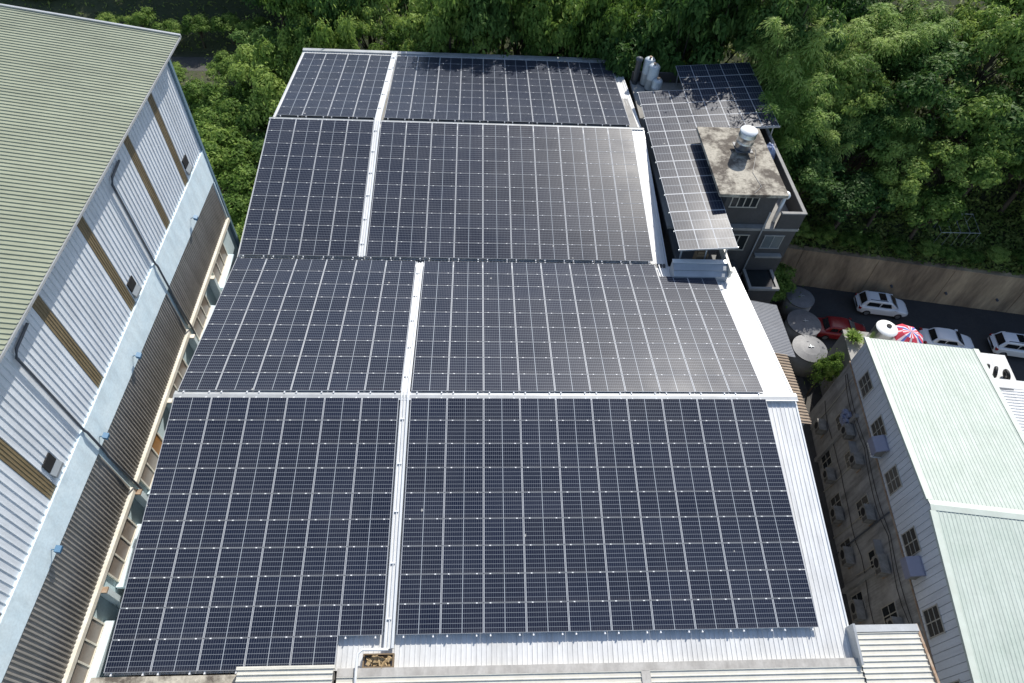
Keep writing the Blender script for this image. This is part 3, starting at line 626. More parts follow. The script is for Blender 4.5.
while yy > -22.8:                                   # upright siding sheets, cut to the gable line
    y2 = yy - .36; zt = -4.1 + 1.0*(1-abs((yy+y2)/2-RY)/11.4)
    mb.box(-.012, yy-.018, zz(-6.30), .038, y2+.018, zz(zt)); yy = y2
part('siding', mb, M_bluewhite, rb, world=False)
mb = MB(); mb.box(-.06, -22.9, zz(-6.42), .03, .02, zz(-6.332)); part('rusty_joint', mb, M_rust, rb, world=False)
M_curtain = mat('curtained_glass', (.12, .115, .10), .25, 0, .4, 2.5, (.05, .05, .048))
def rwin(s0, s1, z0, z1, cols, rows, xf=-.05, fm=M_frame):
    mb = MB(); x0 = xf; x1 = xf + .045
    mb.box(x0,-s1-.05,zz(z0-.06),x1,-s0+.05,zz(z0)); mb.box(x0,-s1-.05,zz(z1),x1,-s0+.05,zz(z1+.06))
    for k in range(cols+1):
        y = -s0-(s1-s0)*k/cols; mb.box(x0,y-.025,zz(z0),x1,y+.025,zz(z1))
    for k in range(1, rows): 
        z = z0+(z1-z0)*k/rows; mb.box(x0+.004,-s1,zz(z)-.02,x1,-s0,zz(z)+.02)
    wn = part('window', mb, fm, rb, world=False)
    mb = MB(); mb.box(xf+.02,-s1,zz(z0),xf+.044,-s0,zz(z1)); o = part('pane', mb, M_curtain if (int(s0*7) % 3 == 0) else M_glass, wn, world=False)
for s in (2.45, 5.65, 8.85, 12.4, 16.3, 19.6): rwin(s-.62, s+.62, -6.0, -4.85, 2, 3, -.06)
for s in (2.9, 5.65, 8.9, 11.95, 15.05, 18.4): rwin(s-.5, s+.5, -9.55, -8.25, 2, 2, -.045)
for s in (4.3, 7.4, 10.4, 13.6): rwin(s-.5, s+.5, -12.4, -11.2, 2, 2, -.045)
for s0, zt in ((3.6, -7.0), (12.5, -8.0)):
    mb = MB(); mb.box(-.24,-s0-.25,0,-.002,-s0,zz(zt)); part('column', mb, M_greyconc, rb, world=False)
for s0 in (10.3, 17.6):
    mb = MB(); mb.tube([(-.1,-s0,0),(-.1,-s0,zz(-6.5))], .05, 8); part('downpipe', mb, M_pipe, rb, world=False)
for s in (5.65, 11.95):
    mb = MB(); mb.box(-.45,-s-.7,zz(-8.15),-.002,-s+.7,zz(-8.05)); part('window_hood', mb, M_greyconc, rb, world=False)
for k, (z0, sag, o_) in enumerate(((-6.9, .25, .10), (-7.05, .45, .13), (-10.2, .3, .10))):
    mb = MB(); pts = []
    for q in range(25):
        y = -.6 - q*.9; ph = (q % 6)/6; pts.append((-o_, y, zz(z0 - sag*math.sin(math.pi*ph) - .05*k*math.sin(q*1.3))))
    mb.tube(pts, .022, 5); part('cable', mb, M_black, rb, world=False)
for s0, za, zb_ in ((6.1,-8.6,-13),(9.3,-8.8,-13),(12.2,-8.8,-11.4),(15.5,-8.8,-13),(1.3,-6.5,-13)):
    mb = MB(); mb.tube([(-.07,-s0,zz(za)),(-.07,-s0-.06,zz((za+zb_)/2)),(-.07,-s0+.03,zz(zb_)+.05)], .03, 6); part('drain_pipe', mb, M_frame, rb, world=False)
def loc_b(x, y, z): v = Matrix.Rotation(RZ, 3, 'Z') @ Vector((x, y, 0)); return (OB.x+v.x, OB.y+v.y, z)
def ac_proto(name, label, shell):
    t = thing(name, label, 'air conditioner', (0,0,0), (0,0,RZ), 'air conditioners on the alley wall')
    mb = MB(); mb.box(-.62,-.45,0,-.14,.45,.62); mb.box(-.64,-.46,.622,-.12,.46,.645); part('casing', mb, shell, t, world=False)
    mb = MB(); mb.add([(-.623,.1+.24*math.cos(2*math.pi*k/16),.31+.24*math.sin(2*math.pi*k/16)) for k in range(16)], [tuple(range(16))[::-1]])
    for k in range(5): mb.box(-.63,-.40,.1+k*.1,-.622,-.2,.14+k*.1)
    part('fan_grille', mb, M_dark, t, world=False)
    mb = MB(); mb.box(-.62,-.40,-.06,.0,-.35,-.002); mb.box(-.62,.35,-.06,0,.40,-.002); mb.box(-.05,-.4,-.5,0,-.35,-.062); mb.box(-.05,.35,-.5,0,.4,-.062); part('bracket', mb, M_rust, t, world=False)
    return t
acp = ac_proto('air_conditioner', 'x', M_ac)
aclist = [(4.35, -8.3, 'upper row, farthest along the alley wall'), (6.45, -8.2, 'upper row, second from the far end'), (9.75, -8.35, 'upper row, third from the far end'), (12.75, -8.3, 'upper row, fourth from the far end'), (15.95, -8.4, 'upper row, nearest the cream block'),
          (2.2, -11.4, 'lower row, farthest into the dark alley'), (5.75, -11.6, 'lower row, second into the dark alley'), (8.4, -11.7, 'lower row, third from the dark end'), (11.1, -11.6, 'lower row, fourth from the dark end'), (14.2, -11.7, 'lower row, nearest the cream block')]
for i, (s, z, wh) in enumerate(aclist):
    o = acp if i == 0 else copy_tree(acp); o.location = loc_b(-.004, -s, z); o.scale = (1, random.uniform(.85, 1.18), random.uniform(.9, 1.15)); o['label'] = 'grey air conditioner on the alley wall, ' + wh
for i, (s, lab) in enumerate(((6.75, 'grey violet window hood with white slats by the second upper window'), (13.75, 'plain grey violet window hood between upper windows nearer the camera'))):
    t = thing('window_awning', lab, 'awning', loc_b(-.016, -s, -5.75), (0,0,RZ))
    mb = MB(); mb.prism([(0,-.5,.75),(-.12,-.5,.78),(-.62,-.5,.45),(-.66,-.5,.0),(-.6,-.5,0),(-.56,-.5,.42),(0,-.5,.68)], (0,0,0), (0,1.0,0)); part('hood', mb, M_acpurple, t, world=False)
    mb = MB()
    for k in range(6): mb.box(-.60,-.46+k*.16,-.22,-.52,-.40+k*.16,.02)
    mb.box(-.56,-.48,-.25,-.0,.48,-.22)
    if i == 0: part('slats', mb, M_whitepl, t, world=False)
    mb = MB(); mb.box(-.5,-.4,-.2,-.0,.4,.4); part('casing', mb, M_ac, t, world=False)
# cloth bundle on a ledge
mb = MB(); rs = random.Random(4)
for k in range(14):
    c = Vector((rs.uniform(-.35,-.1), rs.uniform(-.45,.45), rs.uniform(.05,.5))); s_ = rs.uniform(.08,.17)
    mb.add([c+Vector((a*s_,b*s_*1.3,d*s_))*rs.uniform(.8,1.2) for a,b,d in ((-1,-1,-1),(1,-1,-1),(1,1,-1),(-1,1,-1),(-1,-1,1),(1,-1,1),(1,1,1),(-1,1,1))], [(3,2,1,0),(4,5,6,7),(0,1,5,4),(1,2,6,5),(2,3,7,6),(3,0,4,7)])
o = solo('laundry', mb, mat('blue_patterned_cloth', (.10,.13,.26), .9, 0, .8, 9., (.40,.42,.48)), 'blue patterned laundry hanging on the alley wall by the far windows', 'laundry', loc_b(0, -3.3, -8.3), world=False); o.rotation_euler = (0,0,RZ)

# terrace annex with tank, parasol and plants
an = thing('terrace_annex', 'low concrete terrace block behind the mint roofed building', 'terrace', loc_b(3, 2, G), (0,0,RZ))
mb = MB(); mb.box(-1.6,-1.9,0,2.6,2.3,4.6); part('wall', mb, M_greyconc, an, world=False)
mb = MB(); mb.box(-1.7,-1.95,4.602,2.7,2.4,4.75); part('deck', mb, M_greyconc, an, world=False)
ZT = G + 4.752
t = thing('water_tank', 'stainless water tank with round white top beside the striped parasol', 'water tank', loc_b(3.25, 3.3, ZT))
mb = MB(); mb.lathe((0,0,0), [(.68,0),(.72,.05),(.72,1.75),(.70,1.8)], 28); part('tank_body', mb, M_steel, t, world=False, smooth=True)
mb = MB(); mb.lathe((0,0,1.802), [(.73,0),(.72,.03),(.40,.08),(.05,.10)], 28); part('lid', mb, M_whitepl, t, world=False, smooth=True)
mb = MB(); mb.lathe((.15,.12,1.90), [(.17,0),(.17,.06),(.02,.07)], 16); part('hatch', mb, M_dark, t, world=False)
# parasol
t = thing('parasol', 'open parasol with red, white and blue wedges by the water tank', 'parasol', loc_b(4.75, 3.1, ZT))
mb = MB(); mb.tube([(0,0,.09),(0,0,2.0)], .03, 8); part('pole', mb, M_galv, t, world=False)
mb = MB(); mb.lathe((0,0,0), [(.28,0),(.28,.06),(.05,.09)], 16); part('base', mb, M_pipe, t, world=False)
mb = MB(); N = 32; cols = [0, 1, 2, 1]
for ring, (r0, z0, r1, z1) in enumerate(((.02,2.02,.52,1.88),(.52,1.88,1.02,1.56))):
    for k in range(N):
        a0, a1 = 2*math.pi*k/N, 2*math.pi*(k+1)/N
        ph = k % 8; mi = {0:0,1:0,2:1,3:2,4:2,5:1,6:0,7:1}[ph] if ring == 0 else {0:0,1:0,2:1,3:2,4:0,5:0,6:1,7:0}[ph]
        sag = lambda k_, z: z - .10*math.sin(math.pi*((k_ % 4)/4))*(z < 1.8)
        mb.m = mi; mb.quad((r0*math.cos(a0),r0*math.sin(a0),sag(k,z0)),(r1*math.cos(a0),r1*math.sin(a0),sag(k,z1)),(r1*math.cos(a1),r1*math.sin(a1),sag(k+1,z1)),(r0*math.cos(a1),r0*math.sin(a1),sag(k+1,z0)))
o = part('canopy', mb, [M_red, M_pink, M_navy], t, world=False)
sol = o.modifiers.new('thickness', 'SOLIDIFY'); sol.thickness = .01

# neighbouring white roofs on the right
wr = thing('white_roofed_shed', 'low white ribbed roof right of the mint roofed building', 'shed', loc_b(11.5, -12, G), (0,0,RZ))
mb = MB(); mb.corr((-4.6,11.2,6.5), (0,-22,0), (11,0,.4), (0,0,1), .22, .035, .3, .1); part('roof', mb, M_white, wr, world=False)
mb = MB(); mb.box(-4.6,11.1,6.30,6.4,11.24,6.62); part('fascia', mb, M_pipe, wr, world=False)
mb = MB(); mb.box(-4.6,11.3,6.35,6.4,12.0,6.55); part('gutter', mb, M_white, wr, world=False)
mb = MB(); mb.box(-4.5,-10.8,0,6.3,11.08,6.29); part('wall', mb, M_greyconc, wr, world=False)
wp = thing('flat_roofed_hut', 'small hut with a bright white flat roof holding black tyres', 'hut', loc_b(11.0, 2.2, G), (0,0,RZ))
mb = MB(); mb.box(-1.55,-1.9,0,1.55,1.5,4.4); part('wall', mb, M_greyconc, wp, world=False)
mb = MB(); mb.box(-1.65,-2.0,4.402,1.65,1.6,4.55); part('roof', mb, M_white, wp, world=False)
def torus(R_, r_, n=22, m_=10):
    mb = MB(); vs_ = [((R_+r_*math.cos(2*math.pi*j/m_))*math.cos(2*math.pi*i/n),(R_+r_*math.cos(2*math.pi*j/m_))*math.sin(2*math.pi*i/n),r_*.95*math.sin(2*math.pi*j/m_)) for i in range(n) for j in range(m_)]
    mb.add(vs_, [(i*m_+j, ((i+1)%n)*m_+j, ((i+1)%n)*m_+(j+1)%m_, i*m_+(j+1)%m_) for i in range(n) for j in range(m_)]); return mb
tm = torus(.30,.12).mesh('tyre', M_black, smooth=True)
for k, (x, y, lab) in enumerate(((-.55,-.2,'black tyre leaning at the left on the white hut roof'),(.05,-.35,'black tyre in the middle of three on the white hut roof'),(.75,-.5,'rightmost of three black tyres on the white hut roof'))):
    o = link(bpy.data.objects.new('tyre', tm)); lx, ly, lz = loc_b(11.0+x, 2.2+y, G+4.55+.40); o.location = (lx, ly, lz); o.rotation_euler = (R(68), R(12), R(30+k*25)); tag(o, lab, 'tyre', 'tyres on the hut roof')

# round tanks in the yard
def yard_tank(label, x, y, r, h):
    t = thing('round_tank', label, 'tank', (x, y, G), (0,0,0), 'round grey tanks in the yard')
    mb = MB(); mb.lathe((0,0,0), [(r*.97,0),(r*.97,h)], 32); part('tank_body', mb, M_greyconc, t, world=False, smooth=True)
    mb = MB(); mb.lathe((0,0,h+.002), [(r,0),(r,.07),(r*.55,.18),(r*.1,.24),(.03,.25)], 32); part('lid', mb, M_disc, t, world=False)
    mb = MB(); mb.box(-.18,-.02,h+.25,.22,.02,h+.32); mb.box(-.02,-.1,h+.25,.02,.2,h+.30); part('handle', mb, M_galv, t, world=False)
yard_tank('round grey tank in the middle of the yard row, facing the red car', 25.0, 14.1, 1.30, 1.9)
yard_tank('round grey tank nearest the alley, with leafy plant beside it', 24.65, 11.6, 1.30, 1.9)
yard_tank('pale round tank half hidden by the dark bush', 25.5, 16.7, 1.12, 1.9)

# ------------------------------------------------------------------ cars
def loft(mb, secs, n=5):
    # secs: (x, half width, z0, z1, rounding) -> closed loft of rounded rectangles along x
    rings = []
    for x, hw, z0, z1, rd in secs:
        ring = []
        for cx, cz, a0 in ((hw-rd, z1-rd, 0), (-(hw-rd), z1-rd, 90), (-(hw-rd*.6), z0+rd*.6, 180), (hw-rd*.6, z0+rd*.6, 270)):
            q = rd if a0 < 180 else rd*.6
            for k in range(n): a = R(a0 + 90*k/(n-1)); ring.append((x, cx+q*math.cos(a), cz+q*math.sin(a)))
        rings.append(ring)
    m_ = len(rings[0]); vs_ = [p for r_ in rings for p in r_]; fs = [(i*m_+k, i*m_+(k+1)%m_, (i+1)*m_+(k+1)%m_, (i+1)*m_+k) for i in range(len(rings)-1) for k in range(m_)]
    fs += [tuple(range(m_)), tuple(range((len(rings)-1)*m_, len(rings)*m_))[::-1]]
    mb.add(vs_, fs)
def car(label, x, y, ang, paint, suv, name='parked_car', hood=True):
    t = thing(name, label, 'car', (x, y, G+.004), (0,0,ang), 'cars parked along the street')
    t.scale = (.94, .94, .94)
    h = 1.62 if suv else 1.45; wl = .98 if suv else .90
    mb = MB(); loft(mb, [(-2.2,.62,.42,.72,.1),(-2.12,.80,.30,wl-.06,.14),(-1.8,.88,.26,wl,.16),(-.9,.90,.24,wl+.02,.16),(.7,.90,.24,wl,.16),(1.3,.88,.25,wl-.08,.16),(1.9,.82,.28,wl-.18,.15),(2.14,.70,.34,.66,.12),(2.22,.52,.42,.58,.07)])
    b = part('body', mb, paint, t, world=False, smooth=True)
    xr = -2.0 if suv else -1.55
    mb = MB(); loft(mb, [(xr,.70,wl-.05,wl+.02,.03),(xr+.28,.68,wl-.02,h-.10,.10),(xr+.6,.66,wl-.02,h,.12),(-.1,.66,wl-.02,h,.12),(.35,.64,wl-.02,h-.06,.12),(1.15,.72,wl-.08,wl-.01,.03)])
    part('cabin', mb, paint, t, world=False, smooth=True)
    o_ = .012
    mb = MB(); mb.quad((1.12,-.62,wl+.02),(1.12,.62,wl+.02),(.42,.52,h-.075),(.42,-.52,h-.075)); mb.v = [(p[0]+.02,p[1],p[2]+.035) for p in mb.v]; part('windscreen', mb, M_carglass, t, world=False)
    mb = MB(); mb.quad((xr+.02,.58,wl+.05),(xr+.02,-.58,wl+.05),(xr+.30,-.52,h-.12),(xr+.30,.52,h-.12)); mb.v = [(p[0]-.03,p[1],p[2]+.02) for p in mb.v]; part('rear_window', mb, M_carglass, t, world=False)
    for s in (-1, 1):
        mb = MB(); 
        for xa, xb in ((xr+.38, -.55), (-.47, .30)):
            q = [(xa,s*.705,wl+.05),(xb+.25*(xb>0),s*.715,wl+.04),(xb,s*.685,h-.17),(xa+.08,s*.685,h-.17)]
            mb.add(q, [(0,1,2,3) if s < 0 else (3,2,1,0)])
        part('side_window', mb, M_carglass, t, world=False)
        mb = MB(); mb.box(.75,s*.90,wl-.02,.95,s*1.04,wl+.12); part('mirror', mb, paint, t, world=False)
        mb = MB(); mb.add([(2.06,s*.45,.68),(2.02,s*.74,.66),(1.86,s*.80,.78),(1.92,s*.52,.80)], [(0,1,2,3) if s > 0 else (3,2,1,0)]); mb.v = [(p[0]+.05,p[1],p[2]+.03) for p in mb.v]; part('headlight', mb, M_lightlens, t, world=False)
        mb = MB(); mb.box(-2.16,s*.60,.68,-1.98,s*.84,.88); part('tail_light', mb, M_tail, t, world=False)
        for xw in (-1.35, 1.35):
            mb = MB(); mb.tube([(xw,s*.70,.32),(xw,s*.91,.32)], .32, 20); wh_ = part('wheel', mb, M_black, t, world=False)
            mb = MB(); mb.tube([(xw,s*.905,.32),(xw,s*.922,.32)], .20, 16); part('rim', mb, M_rim, wh_, world=False)
    if suv:
        mb = MB(); mb.box(xr+.5,-.55,h+.002,.0,-.50,h+.04); mb.box(xr+.5,.50,h+.002,0,.55,h+.04); part('roof_rail', mb, M_pipe, t, world=False)
        mb = MB(); mb.box(-.65,-.42,h+.001,-.05,.42,h+.008); part('sunroof', mb, M_carglass, t, world=False)
    return t
car('white SUV with roof rails parked closest to the retaining wall', 33.1, 17.2, R(-9), M_carw, True)
car('white sedan with dark rear window parked beyond the mint roof', 37.05, 13.55, R(-9), M_carw, False)
car('white hatchback cut off at the right edge of the street', 42.7, 13.0, R(-10), M_carw, True)
car('dark red car in shade between the round tanks and the terrace', 28.7, 14.6, R(-8), M_carr, False)
# scooter beside the red car
t = thing('scooter', 'dark scooter with pale wheel arch parked by the round tanks', 'scooter', (27.2, 11.6, G+.008), (0,0,R(70)))
mb = MB(); loft(mb, [(-.8,.10,.55,.70,.04),(-.5,.17,.35,.78,.06),(.0,.16,.28,.72,.06),(.25,.14,.24,.36,.04),(.45,.16,.26,.55,.05),(.6,.12,.45,1.0,.05)]); part('body', mb, M_carglass, t, world=False, smooth=True)
mb = MB(); mb.box(-.7,-.14,.79,.0,.14,.86); part('seat', mb, M_black, t, world=False)
mb = MB(); mb.tube([(.56,-.35,1.05),(.6,0,1.0),(.56,.35,1.05)], .025, 6); part('handlebar', mb, M_galv, t, world=False)
for xw in (-.6, .68):
    mb = MB(); mb.tube([(xw,-.06,.24),(xw,.06,.24)], .24, 16); part('wheel', mb, M_black, t, world=False)

# pole, frame on slope, rock
t = thing('pipe_frame', 'thin metal pipe frame standing on the slope above the retaining wall', 'frame', (38, wall_y(38)+3.0, hill_z(38, wall_y(38)+3.0)))
mb = MB(); 
for k in range(5):
    x = -1.6 + k*.8; mb.tube([(x,-.9,-.2),(x,-.9,1.5),(x,.9,1.9),(x,.9,-.1)], .02, 6)
for y, z in ((-.9,1.5),(.9,1.9)): mb.tube([(-1.65,y,z),(1.65,y,z)], .02, 6)
part('pipes', mb, M_galv, t, world=False)
mb = MB(); vs_ = []; fs = []; rs = random.Random(2)
for j in range(9):
    for i in range(14):
        th = 2*math.pi*i/14; ph = math.pi/2*j/8; r_ = 1+rs.uniform(-.12,.12)
        vs_.append((4.6*r_*math.cos(ph)*math.cos(th), 3.0*r_*math.cos(ph)*math.sin(th), 3.4*r_*math.sin(ph)))
for j in range(8):
    for i in range(14): fs.append((j*14+i, j*14+(i+1)%14, (j+1)*14+(i+1)%14, (j+1)*14+i))
mb.add(vs_, fs); solo('boulder', mb, M_greyconc, 'big grey boulder among trees behind the far corner of the green roof', 'boulder', (-49.5, 62.5, hill_z(-49.5, 62.5)-.4), world=False)
mb = MB(); mb.tube([(0,0,0),(.2,-.4,3.4)], .07, 8); solo('leaning_pole', mb, M_whitepl, 'thin white pole leaning beside the grey boulder', 'pole', (-45.2, 60.5, hill_z(-45.2,60.5)-.1), world=False)

# ------------------------------------------------------------------ trees
def leaf_quads(rng, cent, nrm, size, aspect):
    n = len(cent); nrm = nrm / (np.linalg.norm(nrm, axis=1, keepdims=True) + 1e-9)
    r = rng.normal(size=(n, 3)); a = np.cross(nrm, r); a /= (np.linalg.norm(a, axis=1, keepdims=True) + 1e-9); b = np.cross(nrm, a)
    s = size[:, None]; L = a * s; W_ = b * s * aspect
    v = np.stack([cent - L, cent - W_*.9 + nrm*s*.1, cent + L, cent + W_*.9 + nrm*s*.1], 1)
    return v.reshape(-1, 3)
def mesh_quads(name, v, mt):
    n = len(v)//4; me = bpy.data.meshes.new(name); me.from_pydata([tuple(p) for p in v], [], [(4*i,4*i+1,4*i+2,4*i+3) for i in range(n)]); me.materials.append(mt); me.update(); return me
def broad_proto(seed, r, h, nclump, per, mt, lsize=.20):
    # r crown radius, h full height; crown of rounded leaf clumps at the ends of the limbs, gaps between them
    rng = np.random.default_rng(seed); rr_ = random.Random(seed); V = []
    zc = h*.60; hz = h*.38; clumps = []
    for k in range(nclump):
        d = rng.normal(size=3); d /= np.linalg.norm(d)
        if d[2] < -.25: d[2] *= -.6
        q = rng.uniform(.45, .95)
        c = np.array([d[0]*r*q, d[1]*r*q, zc + d[2]*hz*q]); cr = rng.uniform(.20, .40) * r; clumps.append((c, cr))
        n = int(per * (cr/(.3*r))**2)
        e = rng.normal(size=(n, 3)); e /= np.linalg.norm(e, axis=1, keepdims=True); e[:, 2] = np.where(e[:, 2] < -.25, -e[:, 2]*.6, e[:, 2])
        lump = 1 + .16*np.sin(e[:, 0]*5 + k) * np.sin(e[:, 1]*5 + 2*k) + .10*np.sin(e[:, 2]*9 + k)
        p = c + e * cr * lump[:, None] * rng.uniform(.70, 1.06, size=(n, 1)) * np.array([1, 1, .68])
        nr = e*1.0 + np.array([0, 0, .5]) + rng.normal(size=(n, 3))*.42
        V.append(leaf_quads(rng, p, nr, rng.uniform(.55, 1.25, n)*lsize, .55))
    n = 260; e = rng.normal(size=(n,3)); e /= np.linalg.norm(e,axis=1,keepdims=True); p = np.array([0,0,zc]) + e*np.array([r,r,hz])*rng.uniform(.7,1.2,size=(n,1)); p[:,2] = np.maximum(p[:,2], h*.3)
    V.append(leaf_quads(rng, p, e+rng.normal(size=(n,3))*.6, rng.uniform(.5,1.1,n)*lsize, .5))
    crown = mesh_quads('crown', np.concatenate(V), mt)
    mb = MB(); mb.tube([(0,0,-.8),(.05,.02,h*.15),(rr_.uniform(-.2,.2),rr_.uniform(-.2,.2),h*.4),(rr_.uniform(-.3,.3),rr_.uniform(-.3,.3),h*.75)], [.045*r+.10,.04*r+.06,.03*r+.05,.04], 8)
    for k in range(10):
        c, cr = clumps[(k*3) % len(clumps)]; z0 = h*rr_.uniform(.25,.5)
        mb.tube([(0,0,z0),(c[0]*.5,c[1]*.5,(z0+c[2])*.5+.1),(c[0],c[1],c[2])], [.07,.05,.02], 6)
    return crown, mb.mesh('trunk', M_bark, smooth=True)
def bamboo_proto(seed, r, h, nculm, per):
    rng = np.random.default_rng(seed); V = []; mb = MB()
    for k in range(nculm):
        a = 6.283*k/nculm + rng.uniform(-.3, .3); out = r * rng.uniform(.35, 1.0); hh = h * rng.uniform(.68, 1.0); b0 = rng.uniform(-.5, .5, 2)
        dx, dy = math.cos(a), math.sin(a)
        P = lambda t: np.array([b0[0] + dx*out*t**1.9, b0[1] + dy*out*t**1.9, hh*(t - .22*t**4)])
        mb.tube([P(t) - (np.array([0,0,.6]) if t == 0 else 0) for t in (0,.3,.6,.85,1.0)], [.05,.045,.035,.02,.008], 5)
        # sprays: feathery tufts along the upper part of the culm, drooping at the rim
        nt_ = 9
        for q in range(nt_):
            t = .42 + .6*q/(nt_-1); c0 = P(min(t, 1.03)); sr = r*(.16 + .20*math.sin(min(1, (t-.35)/.65)*math.pi*.85)) * rng.uniform(.8, 1.2)
            c0 = c0 + rng.normal(size=3)*np.array([.3,.3,.1])*sr
            n = int(per/nt_); e = rng.normal(size=(n,3)); e /= np.linalg.norm(e,axis=1,keepdims=True); e[:,2] = np.abs(e[:,2])*.8 - .15
            rad = rng.uniform(.35, 1.08, size=(n,1)); p = c0 + e*sr*rad*np.array([1,1,.8]); p[:,2] -= .35*sr*(rad[:,0]**2)
            tip = e*.9 + np.array([0,0,-.45]); tip /= np.linalg.norm(tip,axis=1,keepdims=True)          # leaves point outward and down
            nr = np.cross(tip, np.cross(np.array([0,0,1.0]) + e*.5 + rng.normal(size=(n,3))*.3, tip)); nr /= np.linalg.norm(nr,axis=1,keepdims=True)+1e-9
            side = np.cross(tip, nr); L_ = rng.uniform(.09,.19,size=(n,1)); w_ = L_*.24
            V.append(np.stack([p - tip*L_, p - side*w_, p + tip*L_, p + side*w_], 1).reshape(-1,3))
    return mesh_quads('crown', np.concatenate(V), M_bamboo), mb.mesh('trunk', M_bark)
protos = {'b0': broad_proto(1, 3.2, 9, 34, 230, M_leaf, .19), 'b1': broad_proto(2, 2.8, 8, 28, 250, M_leaf, .16), 'b2': broad_proto(3, 3.6, 10, 36, 240, M_leafd, .21),
          'b3': broad_proto(4, 3.0, 9, 30, 250, M_leafd, .17), 'b4': broad_proto(5, 2.4, 6, 24, 260, M_leaf, .15), 'm0': bamboo_proto(6, 3.0, 10, 16, 1150), 'm1': bamboo_proto(7, 2.6, 9, 14, 1100)}
DIM = {'b0': (3.2,9), 'b1': (2.8,8), 'b2': (3.6,10), 'b3': (3.0,9), 'b4': (2.4,6), 'm0': (3.0,10), 'm1': (2.6,9)}
rt_ = random.Random(21)
def tree(kind, x, y, label, group=None, s=1.0, zb=None, top=None, name='broadleaf_tree'):
    z = hill_z(x, y) if zb is None else zb
    sz = s if top is None else (top - z) / DIM[kind][1]
    t = thing('bamboo_clump' if kind[0] == 'm' else name, label, 'bamboo' if kind[0] == 'm' else ('shrub' if name == 'shrub' else 'tree'), (x, y, z), (0, 0, rt_.uniform(0, 6.28)), group)
    t.scale = (s, s, sz)
    for nm, me in zip(('crown', 'trunk'), protos[kind]):
        o = link(bpy.data.objects.new(nm, me)); o.parent = t
    return t
# left gap between the halls
GL = 'bushy trees between the two halls'
tree('b1', -17.9, 19.2, 'sunlit bushy tree wedged nearest the corner of the pale blue wall', GL, .72, top=-7.6)
tree('b0', -19.3, 23.2, 'rounded sunlit tree in the middle of the gap between the halls', GL, .90, top=-6.4)
tree('b1', -22.3, 28.6, 'bright green tree just past the far corner of the green roof', GL, 1.05, top=-4.9)
tree('b0', -19.2, 28.0, 'broad sunlit tree deeper in the gap, beyond the rounded one', GL, .85, top=-6.0)
tree('b4', -16.3, 22.4, 'low shaded tree hugging the left edge of the panel roof', GL, .75, top=-8.6)
tree('b1', -21.4, 33.2, 'loose pale green tree at the far end of the gap by the path', GL, 1.0, top=-5.2)
tree('b4', -17.2, 26.2, 'small shaded tree under the left edge of the panel roof', GL, .75, top=-8.2)
tree('b4', -24.6, 32.6, 'leafy tree hidden partly by the far corner of the green roof', GL, .9, top=-6.6)
tree('b0', -22.6, 36.8, 'full round tree standing just before the path past the green roof', GL, .85, top=-6.4)
tree('b1', -19.9, 36.4, 'light green tree between the path and the far left panel corner', GL, .9, top=-6.0)
tree('b4', -25.6, 38.4, 'small bright tree touching the edge of the path', GL, .95, top=-6.6)
GL2 = 'trees beside the far left corner of the panel roof'
for x, y, tp, k in ((-16.9, 30.4, -5.6, 'b3'), (-17.4, 34.6, -2.6, 'b0'), (-19.6, 38.4, -3.2, 'b0'), (-16.6, 38.0, -.4, 'b1'), (-20.5, 43, -3.4, 'b3'), (-15.0, 41.5, .4, 'b1')):
    tree(k, x, y, 'dense green tree crowding the far left corner of the panel roof', GL2, .9, top=tp, zb=G if y < 36 else None)
# along the back eave and up the slope behind
GB = 'trees behind the far eave of the panel roof'
rp = random.Random(5)
def row(y, x0, x1, step, tp0, tp1, lab, grp, ks, sc=(.85, 1.05)):
    x = x0
    while x < x1:
        yy_ = y + rp.uniform(-.7, .7); k = rp.choice(ks); tree(k, x + rp.uniform(-.6, .6), yy_, lab, grp, rp.uniform(*sc), top=rp.uniform(tp0, tp1)); x += step * rp.uniform(.85, 1.15)
LBK = 'green broadleaf tree in the wood behind the far eave of the panels'
row(37.3, -12.5, -4, 3.9, -.8, .8, LBK, GB, ['b0', 'b1', 'b4'], (.8, .95))
row(37.3, -3.2, 11, 3.3, 4.8, 6.4, LBK, GB, ['b0', 'b1', 'b3'], (.85, 1.0))
row(41.6, -14, 15, 4.6, .0, 2.8, LBK, GB, ['b0', 'b1', 'b2'])
row(46.0, -16, 22, 5.0, .5, 3.5, LBK, GB, ['b0', 'b2', 'b3'])
row(51, -12, 22, 5.4, 2.5, 5, LBK, GB, ['b0', 'b2'])
# far left beyond the path
GP = 'trees beyond the path'; LP = 'dark tree beyond the path past the green roof'
row(56.5, -22.5, -13, 4.4, -6.0, -3.5, LP, GP, ['b2', 'b0'])
row(63, -39, -10, 4.6, -4, -1, LP, GP, ['b2', 'b0', 'b3'])
row(69, -60, -10, 5.2, 0, 2, LP, GP, ['b2', 'b0'])
row(55.2, -40, -24, 2.8, -10.0, -8.6, 'low bright shrub at the edge of the path past the green roof', 'bright shrubs edging the path', ['b4'], (.6, .75))
row(47.0, -38, -26, 3.6, -10.2, -8.8, 'low bright shrub near the path past the green roof', 'shrubs by the path', ['b4'], (.7, .8))
# tall dark trees behind the raised array
LD = 'tall dark tree right behind the raised solar array'; GD = 'tall trees behind the raised array'
for x, y, tp, k in ((13.0, 34.4, 2.6, 'b2'), (16.6, 34.0, 7.0, 'b2'), (19.2, 34.0, 10.2, 'b2'), (11.0, 37.0, 2.2, 'b3'), (15, 38, 5, 'b0'), (18.6, 38, 8, 'b2')):
    tree(k, x, y, LD, GD, .95, top=tp, zb=G if y < 36 and x < 19.6 else None)
tree('b2', 23.6, 30.6, 'dark leafy tree among the bamboo right of the raised array', None, .85, top=9.6)
